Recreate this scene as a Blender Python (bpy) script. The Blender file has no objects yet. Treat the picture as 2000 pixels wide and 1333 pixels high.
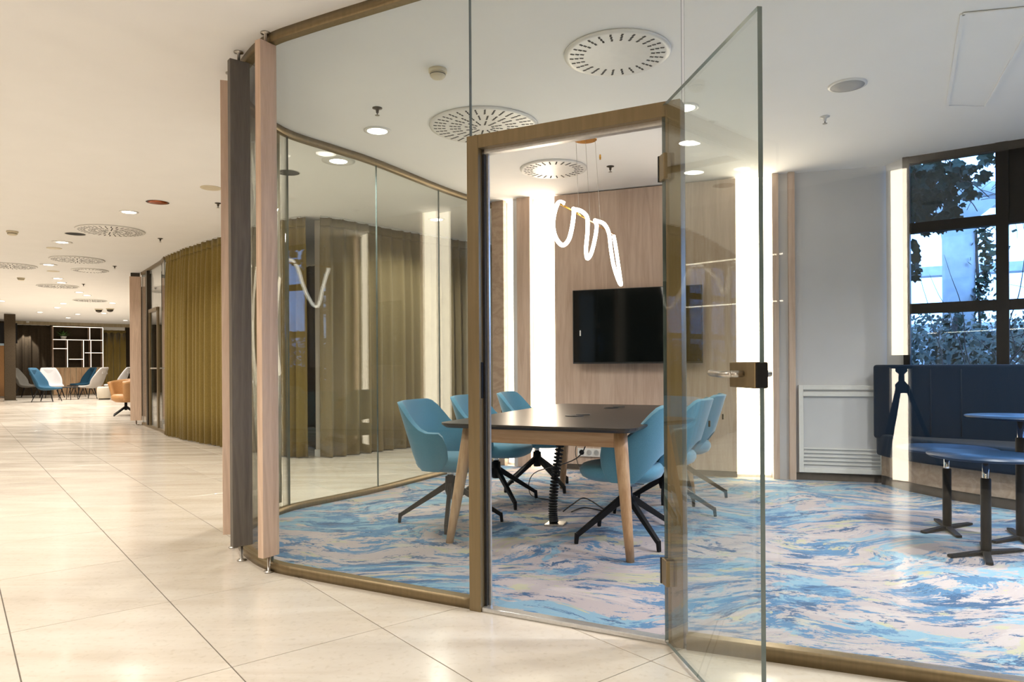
import bpy, bmesh, math, random
from mathutils import Vector, Matrix
R = math.radians
random.seed(7)
S = bpy.context.scene
COL = S.collection

# ------------------------------------------------------------------ camera
FPX, EYE, CEIL, HORIZON, ROLL = 1390.0, 1.09, 2.85, 712.0, 0.0063
cam = bpy.data.cameras.new('camera')
cam.sensor_fit = 'HORIZONTAL'; cam.sensor_width = 36.0
cam.lens = FPX / 2000.0 * 36.0
cam.shift_y = (HORIZON - 666.5) / 2000.0
cam.clip_start = 0.03; cam.clip_end = 200
camo = bpy.data.objects.new('camera', cam); COL.objects.link(camo)
camo.matrix_world = Matrix.Translation((0, 0, EYE)) @ Matrix.Rotation(R(90), 4, 'X') @ Matrix.Rotation(-ROLL, 4, 'Z')
S.camera = camo

# ------------------------------------------------------------------ world, exposure
w = bpy.data.worlds.new('sky'); S.world = w; w.use_nodes = True
bg = w.node_tree.nodes['Background']
bg.inputs[0].default_value = (0.36, 0.58, 1.0, 1); bg.inputs[1].default_value = 7.5
S.view_settings.view_transform = 'Standard'; S.view_settings.look = 'None'
S.view_settings.gamma = 1.0; S.view_settings.use_curve_mapping = False
S.view_settings.exposure = 0.0
S.cycles.transparent_max_bounces = 24; S.cycles.max_bounces = 9; S.cycles.glossy_bounces = 4; S.cycles.diffuse_bounces = 4
S.cycles.caustics_reflective = False; S.cycles.caustics_refractive = False
WARM = (1.0, 0.935, 0.84)
DOWNLIGHT_W = 22.0
LED = 11.0

def at(x, y, z=0.0):                       # survey helper: where a sight line meets the level z
    u, v = x - 1000.0, HORIZON - y
    u, v = u + v * ROLL, v - u * ROLL
    Y = FPX * (z - EYE) / v
    return Vector((u / FPX * Y, Y, z))

# ------------------------------------------------------------------ materials
def nmat(name):
    m = bpy.data.materials.new(name); m.use_nodes = True
    nt = m.node_tree; b = nt.nodes['Principled BSDF']
    return m, nt, b
def N(nt, t, **kw):
    n = nt.nodes.new(t)
    for k, v in kw.items(): setattr(n, k, v)
    return n
def ramp(nt, stops, interp='LINEAR'):
    r = nt.nodes.new('ShaderNodeValToRGB'); r.color_ramp.interpolation = interp
    e = r.color_ramp.elements
    while len(e) < len(stops): e.new(0.5)
    for i, (p, c) in enumerate(stops):
        e[i].position = p; e[i].color = (*c, 1)
    return r
def noise_mat(name, c1, c2, scale=20, rough=0.6, metal=0.0, stretch=(1, 1, 1), bump=0.0, detail=4, coat=0.0, sheen=0.0, spec=0.5, coords='Object'):
    m, nt, b = nmat(name); L = nt.links.new
    if coords == 'World':
        g = N(nt, 'ShaderNodeNewGeometry'); src = g.outputs['Position']
    else:
        t = N(nt, 'ShaderNodeTexCoord'); src = t.outputs['Object']
    mp = N(nt, 'ShaderNodeMapping'); mp.inputs['Scale'].default_value = stretch
    L(src, mp.inputs['Vector'])
    n = N(nt, 'ShaderNodeTexNoise'); n.inputs['Scale'].default_value = scale; n.inputs['Detail'].default_value = detail
    L(mp.outputs[0], n.inputs['Vector'])
    r = ramp(nt, [(0.3, c1), (0.7, c2)]); L(n.outputs['Fac'], r.inputs[0]); L(r.outputs[0], b.inputs['Base Color'])
    b.inputs['Roughness'].default_value = rough; b.inputs['Metallic'].default_value = metal
    b.inputs['Specular IOR Level'].default_value = spec
    b.inputs['Coat Weight'].default_value = coat; b.inputs['Coat Roughness'].default_value = 0.08
    b.inputs['Sheen Weight'].default_value = sheen
    if bump:
        bp = N(nt, 'ShaderNodeBump'); bp.inputs['Strength'].default_value = bump; bp.inputs['Distance'].default_value = 0.004
        L(n.outputs['Fac'], bp.inputs['Height']); L(bp.outputs[0], b.inputs['Normal'])
    return m
def wood_mat(name, c1, c2, grain=1.0, axis='Z', rough=0.5):
    m, nt, b = nmat(name); L = nt.links.new
    t = N(nt, 'ShaderNodeTexCoord'); mp = N(nt, 'ShaderNodeMapping')
    sc = {'Z': (1, 1, .07), 'X': (.07, 1, 1), 'Y': (1, .07, 1)}[axis]
    mp.inputs['Scale'].default_value = sc; L(t.outputs['Object'], mp.inputs['Vector'])
    n1 = N(nt, 'ShaderNodeTexNoise'); n1.inputs['Scale'].default_value = 9 * grain; n1.inputs['Detail'].default_value = 2
    n1.inputs['Distortion'].default_value = 0.6
    n2 = N(nt, 'ShaderNodeTexNoise'); n2.inputs['Scale'].default_value = 110 * grain; n2.inputs['Detail'].default_value = 5
    L(mp.outputs[0], n1.inputs['Vector']); L(mp.outputs[0], n2.inputs['Vector'])
    mu = N(nt, 'ShaderNodeMath', operation='MULTIPLY'); mu.inputs[1].default_value = 7.0; L(n1.outputs['Fac'], mu.inputs[0])
    fr = N(nt, 'ShaderNodeMath', operation='PINGPONG'); fr.inputs[1].default_value = 1.0; L(mu.outputs[0], fr.inputs[0])
    mx = N(nt, 'ShaderNodeMix', data_type='FLOAT'); mx.inputs[0].default_value = 0.6
    L(fr.outputs[0], mx.inputs[2]); L(n2.outputs['Fac'], mx.inputs[3])
    r = ramp(nt, [(0.2, c1), (0.75, c2)]); L(mx.outputs[0], r.inputs[0]); L(r.outputs[0], b.inputs['Base Color'])
    b.inputs['Roughness'].default_value = rough
    bp = N(nt, 'ShaderNodeBump'); bp.inputs['Strength'].default_value = .15; bp.inputs['Distance'].default_value = .002
    L(n2.outputs['Fac'], bp.inputs['Height']); L(bp.outputs[0], b.inputs['Normal'])
    return m
def emit_mat(name, c, s):
    m = bpy.data.materials.new(name); m.use_nodes = True; nt = m.node_tree; nt.nodes.clear()
    e = N(nt, 'ShaderNodeEmission'); e.inputs[0].default_value = (*c, 1); e.inputs[1].default_value = s
    o = N(nt, 'ShaderNodeOutputMaterial'); nt.links.new(e.outputs[0], o.inputs[0]); return m
def glass_mat(name, tint, r0=0.027, rough=0.0):
    m = bpy.data.materials.new(name); m.use_nodes = True; nt = m.node_tree; nt.nodes.clear(); L = nt.links.new
    lw = N(nt, 'ShaderNodeLayerWeight'); lw.inputs[0].default_value = 0.5
    p = N(nt, 'ShaderNodeMath', operation='POWER'); p.inputs[1].default_value = 5.0; L(lw.outputs['Facing'], p.inputs[0])
    a = N(nt, 'ShaderNodeMath', operation='MULTIPLY_ADD'); a.inputs[1].default_value = .9 - r0; a.inputs[2].default_value = r0
    L(p.outputs[0], a.inputs[0])
    tr = N(nt, 'ShaderNodeBsdfTransparent'); tr.inputs[0].default_value = (*tint, 1)
    gl = N(nt, 'ShaderNodeBsdfGlossy'); gl.inputs['Roughness'].default_value = rough; gl.inputs[0].default_value = (1, 1, 1, 1)
    mx = N(nt, 'ShaderNodeMixShader'); L(a.outputs[0], mx.inputs[0]); L(tr.outputs[0], mx.inputs[1]); L(gl.outputs[0], mx.inputs[2])
    o = N(nt, 'ShaderNodeOutputMaterial'); L(mx.outputs[0], o.inputs[0]); return m
def tile_mat():
    m, nt, b = nmat('polished_limestone'); L = nt.links.new
    g = N(nt, 'ShaderNodeNewGeometry'); oi = N(nt, 'ShaderNodeObjectInfo')
    mp = N(nt, 'ShaderNodeMapping'); mp.inputs['Rotation'].default_value = (0, 0, R(-38.4)); mp.inputs['Scale'].default_value = (.6, 3.2, 1)
    L(g.outputs['Position'], mp.inputs['Vector'])
    n1 = N(nt, 'ShaderNodeTexNoise'); n1.inputs['Scale'].default_value = 1.6; n1.inputs['Detail'].default_value = 8; n1.inputs['Roughness'].default_value = .62
    n1.inputs['Distortion'].default_value = .5
    n2 = N(nt, 'ShaderNodeTexNoise'); n2.inputs['Scale'].default_value = 38; n2.inputs['Detail'].default_value = 3
    L(mp.outputs[0], n1.inputs['Vector']); L(g.outputs['Position'], n2.inputs['Vector'])
    r = ramp(nt, [(.25, (.64, .56, .46)), (.5, (.72, .65, .56)), (.78, (.77, .72, .64))]); L(n1.outputs['Fac'], r.inputs[0])
    r2 = ramp(nt, [(.2, (.86, .84, .80)), (.45, (1, 1, 1))]); L(n2.outputs['Fac'], r2.inputs[0])
    mx = N(nt, 'ShaderNodeMix', data_type='RGBA', blend_type='MULTIPLY'); mx.inputs[0].default_value = 1
    L(r.outputs[0], mx.inputs[6]); L(r2.outputs[0], mx.inputs[7])
    hs = N(nt, 'ShaderNodeHueSaturation')
    mr = N(nt, 'ShaderNodeMapRange'); mr.inputs[3].default_value = .95; mr.inputs[4].default_value = 1.04
    L(oi.outputs['Random'], mr.inputs[0]); L(mr.outputs[0], hs.inputs['Value']); L(mx.outputs[2], hs.inputs['Color'])
    L(hs.outputs[0], b.inputs['Base Color'])
    rr = ramp(nt, [(.3, (.10, .10, .10)), (.7, (.24, .24, .24))]); L(n1.outputs['Fac'], rr.inputs[0]); L(rr.outputs[0], b.inputs['Roughness'])
    b.inputs['Specular IOR Level'].default_value = .55
    return m
def carpet_mat():
    m, nt, b = nmat('swirl_carpet'); L = nt.links.new
    g = N(nt, 'ShaderNodeNewGeometry')
    n0 = N(nt, 'ShaderNodeTexNoise'); n0.inputs['Scale'].default_value = .75; n0.inputs['Detail'].default_value = 2
    L(g.outputs['Position'], n0.inputs['Vector'])
    sb = N(nt, 'ShaderNodeVectorMath', operation='SUBTRACT'); sb.inputs[1].default_value = (.5, .5, .5); L(n0.outputs['Color'], sb.inputs[0])
    sc = N(nt, 'ShaderNodeVectorMath', operation='SCALE'); sc.inputs['Scale'].default_value = 1.3; L(sb.outputs[0], sc.inputs[0])
    ad = N(nt, 'ShaderNodeVectorMath', operation='ADD'); L(g.outputs['Position'], ad.inputs[0]); L(sc.outputs[0], ad.inputs[1])
    def layer(scale, stretch, rot, loc, detail=6, rough=.62, dist=0.3):
        mp = N(nt, 'ShaderNodeMapping'); mp.inputs['Scale'].default_value = stretch; mp.inputs['Rotation'].default_value = (0, 0, R(rot)); mp.inputs['Location'].default_value = loc
        L(ad.outputs[0], mp.inputs['Vector'])
        n = N(nt, 'ShaderNodeTexNoise'); n.inputs['Scale'].default_value = scale; n.inputs['Detail'].default_value = detail
        n.inputs['Roughness'].default_value = rough; n.inputs['Distortion'].default_value = dist
        L(mp.outputs[0], n.inputs['Vector']); return n.outputs['Fac']
    base = N(nt, 'ShaderNodeRGB'); base.outputs[0].default_value = (.41, .36, .365, 1)
    cur = base.outputs[0]
    def over(mask, c, cur):
        mx = N(nt, 'ShaderNodeMix', data_type='RGBA'); L(mask, mx.inputs[0]); L(cur, mx.inputs[6]); mx.inputs[7].default_value = (*c, 1)
        return mx.outputs[2]
    def mask(f, lo, hi):
        r = ramp(nt, [(lo, (0, 0, 0)), (hi, (1, 1, 1))]); L(f, r.inputs[0]); return r.outputs[0]
    cur = over(mask(layer(2.6, (.6, 1.4, 1), 8, (3, 1, 0), 9, .70), .55, .56), (.42, .41, .29), cur)
    cur = over(mask(layer(1.55, (.75, 1.25, 1), -6, (0, 7, 0), 10, .68), .52, .53), (.20, .355, .47), cur)
    cur = over(mask(layer(3.4, (.55, 1.6, 1), 4, (9, 2, 0), 10, .76), .522, .532), (.07, .19, .35), cur)
    cur = over(mask(layer(3.0, (.45, 2.0, 1), 0, (4, 14, 0), 10, .76), .55, .56), (.46, .41, .41), cur)
    cur = over(mask(layer(4.6, (.65, 1.5, 1), -4, (1, 19, 0), 10, .80), .555, .565), (.028, .095, .21), cur)
    cur = over(mask(layer(5.0, (.28, 2.6, 1), 3, (6, 3, 0), 9, .76), .60, .61), (.44, .42, .37), cur)
    L(cur, b.inputs['Base Color'])
    nf = N(nt, 'ShaderNodeTexNoise'); nf.inputs['Scale'].default_value = 420; L(g.outputs['Position'], nf.inputs['Vector'])
    bp = N(nt, 'ShaderNodeBump'); bp.inputs['Strength'].default_value = .4; bp.inputs['Distance'].default_value = .003
    L(nf.outputs['Fac'], bp.inputs['Height']); L(bp.outputs[0], b.inputs['Normal'])
    b.inputs['Roughness'].default_value = .95; b.inputs['Specular IOR Level'].default_value = .15; b.inputs['Sheen Weight'].default_value = .15
    return m

M = {}
M['ceiling'] = noise_mat('ceiling_paint', (.85, .845, .835), (.87, .865, .855), 3, .85, spec=.2, coords='World')
M['white_wall'] = noise_mat('white_wall_paint', (.60, .60, .61), (.63, .63, .64), 4, .7, spec=.3, coords='World')
M['cream_wall'] = noise_mat('cream_wall_paint', (.62, .55, .46), (.66, .59, .5), 2, .8, spec=.2, coords='World')
M['tile'] = tile_mat()
M['grout'] = noise_mat('grout', (.14, .12, .10), (.18, .155, .125), 30, .9, coords='World')
M['carpet'] = carpet_mat()
M['oak'] = wood_mat('oak_veneer', (.50, .36, .275), (.64, .50, .40), 1.0, 'Z', .5)
M['oak_leg'] = wood_mat('ash_wood', (.42, .24, .12), (.62, .42, .25), 1.4, 'Z', .42)
M['oak_beam'] = wood_mat('ash_beam', (.42, .24, .12), (.62, .42, .25), 1.4, 'X', .42)
M['oak_fin'] = wood_mat('oak_fin', (.56, .39, .28), (.72, .54, .41), 1.3, 'Z', .5)
M['dark_fin'] = wood_mat('grey_brown_fin', (.10, .085, .07), (.16, .14, .115), 1.3, 'Z', .5)
M['olive_fin'] = wood_mat('olive_fin', (.30, .24, .14), (.42, .34, .22), 1.3, 'Z', .5)
M['bronze'] = noise_mat('bronze_metal', (.21, .155, .080), (.25, .185, .098), 60, .36, .5, (1, 1, .05))
M['bronze_dark'] = noise_mat('dark_bronze_metal', (.05, .042, .03), (.07, .055, .04), 60, .4, .6)
M['steel'] = noise_mat('brushed_steel', (.42, .40, .36), (.55, .52, .48), 80, .3, 1.0, (1, 1, .1))
M['alu'] = noise_mat('pale_aluminium', (.62, .61, .59), (.70, .69, .67), 80, .3, .8)
M['glass'] = glass_mat('clear_glass', (.945, .965, .955))
M['leaf_glass'] = glass_mat('door_glass', (.94, .962, .95), .05)
M['win_glass'] = glass_mat('window_glass', (.76, .88, 1.0), .04)
M['glass_edge'] = noise_mat('glass_edge', (.10, .14, .135), (.15, .19, .185), 12, .15, 0, coat=.5)
M['curtain'] = noise_mat('olive_curtain', (.21, .15, .04), (.28, .205, .065), 260, .95, 0, (1, 1, .25), .25, sheen=.2, spec=.1)
M['curtain_grey'] = noise_mat('taupe_curtain', (.21, .165, .085), (.27, .215, .12), 260, .95, 0, (1, 1, .25), .25, sheen=.2, spec=.1)
M['curtain_dark'] = noise_mat('dark_brown_curtain', (.045, .034, .022), (.075, .056, .037), 120, .95, 0, (1, 1, .2), .2, spec=.1)
M['teal'] = noise_mat('teal_wool', (.085, .25, .36), (.125, .32, .44), 330, .9, 0, (1, 1, 1), .25, sheen=.35, spec=.2)
M['black'] = noise_mat('black_powder_coat', (.006, .006, .007), (.010, .010, .011), 200, .5, spec=.25)
M['black_rubber'] = noise_mat('black_plastic', (.012, .012, .013), (.02, .02, .021), 90, .55)
M['chrome'] = noise_mat('chrome', (.75, .75, .76), (.8, .8, .81), 40, .12, 1)
M['table_top'] = noise_mat('dark_laminate', (.022, .018, .015), (.035, .029, .024), 160, .30, 0, (1, .08, 1), spec=.5)
M['tv'] = noise_mat('screen_black', (.003, .005, .005), (.005, .007, .007), 10, .06, 0, spec=.3)
M['tv_rim'] = noise_mat('screen_rim', (.02, .02, .02), (.03, .03, .03), 40, .35)
M['white_plastic'] = noise_mat('white_plastic', (.74, .73, .70), (.78, .77, .74), 30, .4)
M['cream_plastic'] = noise_mat('cream_plastic', (.62, .55, .40), (.68, .61, .46), 30, .45)
M['slot'] = noise_mat('slot_shade', (.012, .012, .012), (.02, .02, .02), 30, .8)
M['speaker'] = noise_mat('speaker_mesh', (.33, .33, .33), (.42, .42, .42), 600, .6)
M['gold'] = noise_mat('brass', (.70, .36, .05), (.78, .42, .08), 40, .25, 1)
M['copper'] = noise_mat('copper_shade', (.30, .055, .015), (.46, .12, .03), 30, .35, .7)
M['navy'] = noise_mat('navy_velvet', (.0025, .012, .030), (.004, .019, .045), 240, .85, 0, bump=.2, sheen=.12, spec=.15)
M['navy_top'] = noise_mat('navy_lacquer', (.005, .026, .07), (.007, .034, .09), 40, .38, 0, spec=.3)
M['plinth'] = wood_mat('plinth_oak', (.36, .26, .19), (.48, .37, .28), 1.0, 'X', .5)
M['skirting'] = noise_mat('dark_skirting', (.07, .055, .045), (.10, .08, .065), 20, .5)
M['win_frame'] = noise_mat('dark_window_frame', (.006, .0055, .005), (.010, .009, .008), 40, .55, spec=.25)
M['led'] = emit_mat('warm_led_panel', (1.0, .84, .64), LED)
M['led_hot'] = emit_mat('led_strip', (1.0, .86, .68), 22)
M['led_soft'] = emit_mat('soft_led_strip', (1.0, .88, .72), 2.2)
M['neon'] = emit_mat('neon_tube', (1.0, .92, .80), 11)
M['lamp'] = emit_mat('downlight_lens', (1.0, .93, .82), 16)
M['concrete'] = noise_mat('concrete', (.42, .44, .46), (.55, .56, .58), 6, .9, coords='World')
M['beam_paint'] = noise_mat('pale_painted_beam', (.60, .60, .60), (.70, .70, .70), 6, .8, coords='World')
M['soil'] = noise_mat('soil', (.05, .04, .03), (.10, .085, .06), 8, .95, coords='World')
M['ivy'] = noise_mat('ivy_leaf', (.008, .022, .012), (.018, .042, .02), 8, .6, spec=.2)
M['bush'] = noise_mat('shrub_leaf', (.02, .045, .04), (.13, .11, .06), 1.4, .8, coords='World')
M['twig'] = noise_mat('twig_bark', (.06, .05, .045), (.11, .09, .08), 30, .9)
M['lounge_white'] = noise_mat('pale_grey_fabric', (.55, .54, .55), (.62, .61, .62), 200, .9)
M['lounge_grey'] = noise_mat('grey_fabric', (.36, .33, .31), (.43, .40, .37), 200, .9)
M['lounge_dark'] = noise_mat('dark_grey_fabric', (.13, .125, .11), (.18, .17, .15), 200, .9)
M['lounge_blue'] = noise_mat('blue_fabric', (.010, .06, .115), (.016, .085, .155), 200, .9)
M['stool'] = noise_mat('beige_fabric', (.45, .40, .33), (.52, .46, .38), 200, .9)
M['orange'] = noise_mat('tan_leather', (.36, .18, .065), (.44, .23, .085), 60, .5)
M['plant'] = noise_mat('plant_leaf', (.05, .14, .03), (.12, .26, .06), 10, .5)
M['blue_frame'] = noise_mat('pale_blue_frame', (.35, .5, .62), (.42, .56, .68), 10, .4)

# ------------------------------------------------------------------ builders
class MB:
    def __init__(s): s.v = []; s.f = []; s.mi = []; s.sm = []
    def add(s, vs, fs, mi=0, smooth=False):
        o = len(s.v); s.v += [tuple(p) for p in vs]; s.f += [tuple(i + o for i in f) for f in fs]
        s.mi += [mi] * len(fs); s.sm += [smooth] * len(fs); return s
    def box(s, c, d, rz=0, mi=0, taper=1.0):
        x, y, z = [q / 2 for q in d]; cz, sz = math.cos(rz), math.sin(rz); vs = []
        for k in (-1, 1):
            t = taper if k < 0 else 1.0
            for i, j in ((-1, -1), (1, -1), (1, 1), (-1, 1)):
                px, py = i * x * t, j * y * t
                vs.append((c[0] + px * cz - py * sz, c[1] + px * sz + py * cz, c[2] + k * z))
        return s.add(vs, [(3, 2, 1, 0), (4, 5, 6, 7), (0, 1, 5, 4), (1, 2, 6, 5), (2, 3, 7, 6), (3, 0, 4, 7)], mi)
    def beam(s, a, b, wd, ht, wd2=None, ht2=None, mi=0):
        a, b = Vector(a), Vector(b); d = (b - a).normalized()
        up = Vector((0, 0, 1)) if abs(d.z) < .98 else Vector((0, 1, 0))
        sd = d.cross(up).normalized(); up = sd.cross(d).normalized()
        wd2 = wd2 or wd; ht2 = ht2 or ht; vs = []
        for p, W, Hh in ((a, wd, ht), (b, wd2, ht2)):
            for i, j in ((-1, -1), (1, -1), (1, 1), (-1, 1)): vs.append(p + sd * (i * W / 2) + up * (j * Hh / 2))
        return s.add(vs, [(3, 2, 1, 0), (4, 5, 6, 7), (0, 1, 5, 4), (1, 2, 6, 5), (2, 3, 7, 6), (3, 0, 4, 7)], mi)
    def lathe(s, prof, c=(0, 0, 0), n=24, mi=0, smooth=True, cap=True):
        vs = []; fs = []
        for r, z in prof:
            for k in range(n):
                a = 2 * math.pi * k / n; vs.append((c[0] + r * math.cos(a), c[1] + r * math.sin(a), c[2] + z))
        for i in range(len(prof) - 1):
            for k in range(n):
                k2 = (k + 1) % n; fs.append((i * n + k, i * n + k2, (i + 1) * n + k2, (i + 1) * n + k))
        s.add(vs, fs, mi, smooth)
        if cap:
            o = len(s.v) - len(vs)
            s.f.append(tuple(o + k for k in reversed(range(n)))); s.mi.append(mi); s.sm.append(False)
            s.f.append(tuple(o + (len(prof) - 1) * n + k for k in range(n))); s.mi.append(mi); s.sm.append(False)
        return s
    def tube(s, pts, r, n=8, mi=0, r2=None, closed=False):
        pts = [Vector(p) for p in pts]; m = len(pts); vs = []; fs = []; prev = None
        for i, p in enumerate(pts):
            d = (pts[min(i + 1, m - 1)] - pts[max(i - 1, 0)])
            d = d.normalized() if d.length > 1e-9 else Vector((0, 0, 1))
            if prev is None:
                a = Vector((0, 0, 1)) if abs(d.z) < .9 else Vector((1, 0, 0)); nx = d.cross(a).normalized()
            else:
                nx = prev - d * prev.dot(d); nx = nx.normalized() if nx.length > 1e-6 else d.orthogonal().normalized()
            prev = nx; ny = d.cross(nx); rr = r if r2 is None else r + (r2 - r) * i / (m - 1)
            for k in range(n):
                a = 2 * math.pi * k / n; vs.append(p + nx * (rr * math.cos(a)) + ny * (rr * math.sin(a)))
        for i in range(m - 1):
            for k in range(n):
                k2 = (k + 1) % n; fs.append((i * n + k, i * n + k2, (i + 1) * n + k2, (i + 1) * n + k))
        fs.append(tuple(reversed(range(n)))); fs.append(tuple((m - 1) * n + k for k in range(n)))
        return s.add(vs, fs, mi, True)
    def prism(s, poly, z0, z1, mi=0, smooth=False):
        n = len(poly); vs = [(p[0], p[1], z0) for p in poly] + [(p[0], p[1], z1) for p in poly]
        fs = [tuple(reversed(range(n))), tuple(range(n, 2 * n))]
        fs += [(i, (i + 1) % n, n + (i + 1) % n, n + i) for i in range(n)]
        return s.add(vs, fs, mi, smooth)
    def ribbon(s, path, z0, z1, t, mi=0, edge_mi=None):
        P = [Vector((p[0], p[1], 0)) for p in path]; nrm = []
        for i in range(len(P)):
            d = (P[min(i + 1, len(P) - 1)] - P[max(i - 1, 0)]).normalized(); nrm.append(Vector((-d.y, d.x, 0)))
        vs = []
        for p, q in zip(P, nrm):
            for off, z in ((-t / 2, z0), (t / 2, z0), (t / 2, z1), (-t / 2, z1)): vs.append((p.x + q.x * off, p.y + q.y * off, z))
        e = mi if edge_mi is None else edge_mi
        for i in range(len(P) - 1):
            a, b = i * 4, i * 4 + 4
            s2 = [(a + 1, b + 1, b + 2, a + 2), (b, a, a + 3, b + 3)]; s3 = [(a, b, b + 1, a + 1), (a + 2, b + 2, b + 3, a + 3)]
            o = len(s.v) if i == 0 else o
            s.f += [tuple(k + o for k in q) for q in s2 + s3]; s.mi += [mi, mi, e, e]; s.sm += [len(P) > 3] * 2 + [False] * 2
        o2 = len(s.v); s.v += vs
        l = (len(P) - 1) * 4
        s.f += [tuple(o2 + k for k in (3, 2, 1, 0)), tuple(o2 + l + k for k in (0, 1, 2, 3))]; s.mi += [e, e]; s.sm += [False, False]
        return s
    def build(s, name, mats, parent=None, loc=(0, 0, 0), rz=0, bevel=0, sub=0, solid=0, bseg=2):
        me = bpy.data.meshes.new(name); me.from_pydata(s.v, [], s.f)
        if not isinstance(mats, (list, tuple)): mats = [mats]
        for m in mats: me.materials.append(M[m] if isinstance(m, str) else m)
        me.polygons.foreach_set('material_index', s.mi); me.polygons.foreach_set('use_smooth', s.sm); me.update()
        o = bpy.data.objects.new(name, me); COL.objects.link(o)
        o.parent = parent; o.location = loc; o.rotation_euler = (0, 0, rz)
        if solid: q = o.modifiers.new('solid', 'SOLIDIFY'); q.thickness = solid; q.offset = 0
        if bevel: q = o.modifiers.new('bevel', 'BEVEL'); q.width = bevel; q.segments = bseg; q.limit_method = 'ANGLE'; q.angle_limit = R(40)
        if sub: q = o.modifiers.new('sub', 'SUBSURF'); q.levels = sub; q.render_levels = sub
        return o
def tag(o, label=None, cat=None, group=None, kind=None):
    if label: o['label'] = label
    if cat: o['category'] = cat
    if group: o['group'] = group
    if kind: o['kind'] = kind
    return o
def thing(name, label, cat, loc=(0, 0, 0), rz=0, group=None, kind=None):
    o = bpy.data.objects.new(name, None); COL.objects.link(o); o.location = loc; o.rotation_euler = (0, 0, rz); o.empty_display_size = .1
    return tag(o, label, cat, group, kind)
def copy_tree(o, parent=None):
    c = o.copy(); COL.objects.link(c); c.parent = parent
    for ch in o.children: copy_tree(ch, c)
    return c
def struct(o, label=None): return tag(o, label, None, None, 'structure')
def smooth_path(pts, n=6):
    P = [Vector((*p, 0)[:3]) if len(p) == 2 else Vector(p) for p in pts]; out = []
    for i in range(len(P) - 1):
        p0, p1, p2, p3 = P[max(i - 1, 0)], P[i], P[i + 1], P[min(i + 2, len(P) - 1)]
        for k in range(n):
            t = k / n
            out.append(.5 * ((2 * p1) + (p2 - p0) * t + (2 * p0 - 5 * p1 + 4 * p2 - p3) * t * t + (3 * p1 - p0 - 3 * p2 + p3) * t ** 3))
    out.append(P[-1]); return out
def resample(path, step):
    P = [Vector((p[0], p[1], 0)) for p in path]; out = [P[0]]; acc = 0.0
    for a, b in zip(P, P[1:]):
        l = (b - a).length; d = step - acc
        while d <= l: out.append(a.lerp(b, d / l)); d += step
        acc = l - (d - step)
    return out
def offset(path, d):
    P = [Vector((p[0], p[1], 0)) for p in path]; out = []
    for i in range(len(P)):
        t = (P[min(i + 1, len(P) - 1)] - P[max(i - 1, 0)]).normalized(); out.append(P[i] + Vector((-t.y, t.x, 0)) * d)
    return out
def inside(p, poly):
    c = False; n = len(poly)
    for i in range(n):
        a, b = poly[i], poly[i - 1]
        if (a[1] > p[1]) != (b[1] > p[1]) and p[0] < (b[0] - a[0]) * (p[1] - a[1]) / (b[1] - a[1]) + a[0]: c = not c
    return c

# ------------------------------------------------------------------ plan of the place (metres)
NOSE_KEYS = [(-.178, 3.185), (-.593, 3.405), (-1.056, 3.655), (-1.285, 3.80), (-1.46, 4.0), (-1.62, 4.26), (-1.73, 4.6),
             (-1.745, 4.9), (-1.668, 5.315), (-1.41, 5.71), (-1.155, 6.10), (-.71, 6.97), (-.43, 7.44), (-.21, 7.80)]
NOSE = smooth_path(NOSE_KEYS, 6)
def nose(i, j): return NOSE[i * 6:j * 6 + 1]
FRONT = [(.664, 2.725), (2.30, 2.05), (3.95, 1.375), (5.6, .70), (7.6, -.12)]
TVW = [(-.21, 7.80), (-.08, 7.62), (.436, 7.37), (2.11, 6.70), (2.43, 6.63), (2.62, 6.585), (3.36, 6.36), (3.401, 6.159)]
W0 = Vector((3.401, 6.159, 0)); WD = Vector((.8, -.6, 0)); WN = Vector((.6, .8, 0))
ROOM = [(p.x, p.y) for p in NOSE] + TVW[1:] + [(7.6, 3.01), (7.6, -.12)] + FRONT[::-1][1:]

# floor: grout bed with limestone tiles laid on it
CORR = [(-6, -3), (7.6, -3), (7.6, 3.01), (3.401, 6.159), (3.5, 12), (3.5, 36), (-28, 36), (-28, 22)]
floor = struct(MB().prism(CORR, -.12, -.0025).build('floor', 'grout'), 'cream polished limestone floor of the lobby')
UT, VT = Vector((-.621, .784, 0)), Vector((.784, .621, 0))     # joint directions
TW, TL = .606, .921
tile_proto = None
cells = []
for i in range(-24, 20):
    for j in range(-6, 48):
        n0, a0 = .799 + i * TW, 2.652 + j * TL
        c = VT * (n0 + TW / 2) + UT * (a0 + TL / 2)
        cs = [VT * (n0 + q * TW) + UT * (a0 + s * TL) for q, s in ((0, 0), (1, 0), (1, 1), (0, 1))]
        if not all(inside(p, CORR) for p in cs): continue
        if all(inside(p, ROOM) for p in cs): continue
        near = c.y > 1.6 and abs(c.x) < .78 * c.y + .3 and c.x < 1.9
        cells.append((0 if near else 1, c.length, c))
cells.sort(key=lambda q: (q[0], q[1]))
rest = MB(); rot = math.atan2(VT.y, VT.x)
for k, (nr, dist, c) in enumerate(cells):
    if nr == 0 and k < 300:
        if tile_proto is None:
            tile_proto = MB().box((0, 0, -.008), (TW - .0045, TL - .0045, .016), 0).build('tile', 'tile', floor, (c.x, c.y, 0), rot, bevel=.0008, bseg=1)
        else:
            o = tile_proto.copy(); COL.objects.link(o); o.location = (c.x, c.y, 0); o.parent = floor
    else:
        rest.box((c.x, c.y, -.008), (TW - .0045, TL - .0045, .016), rot)
tag(rest.build('tile_field', 'tile', floor), kind='stuff')

cp = MB().prism(ROOM, -.002, .006).build('carpet', 'carpet')
tag(cp, 'blue, grey and pale yellow swirl patterned carpet inside the glass meeting room', 'carpet')

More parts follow.
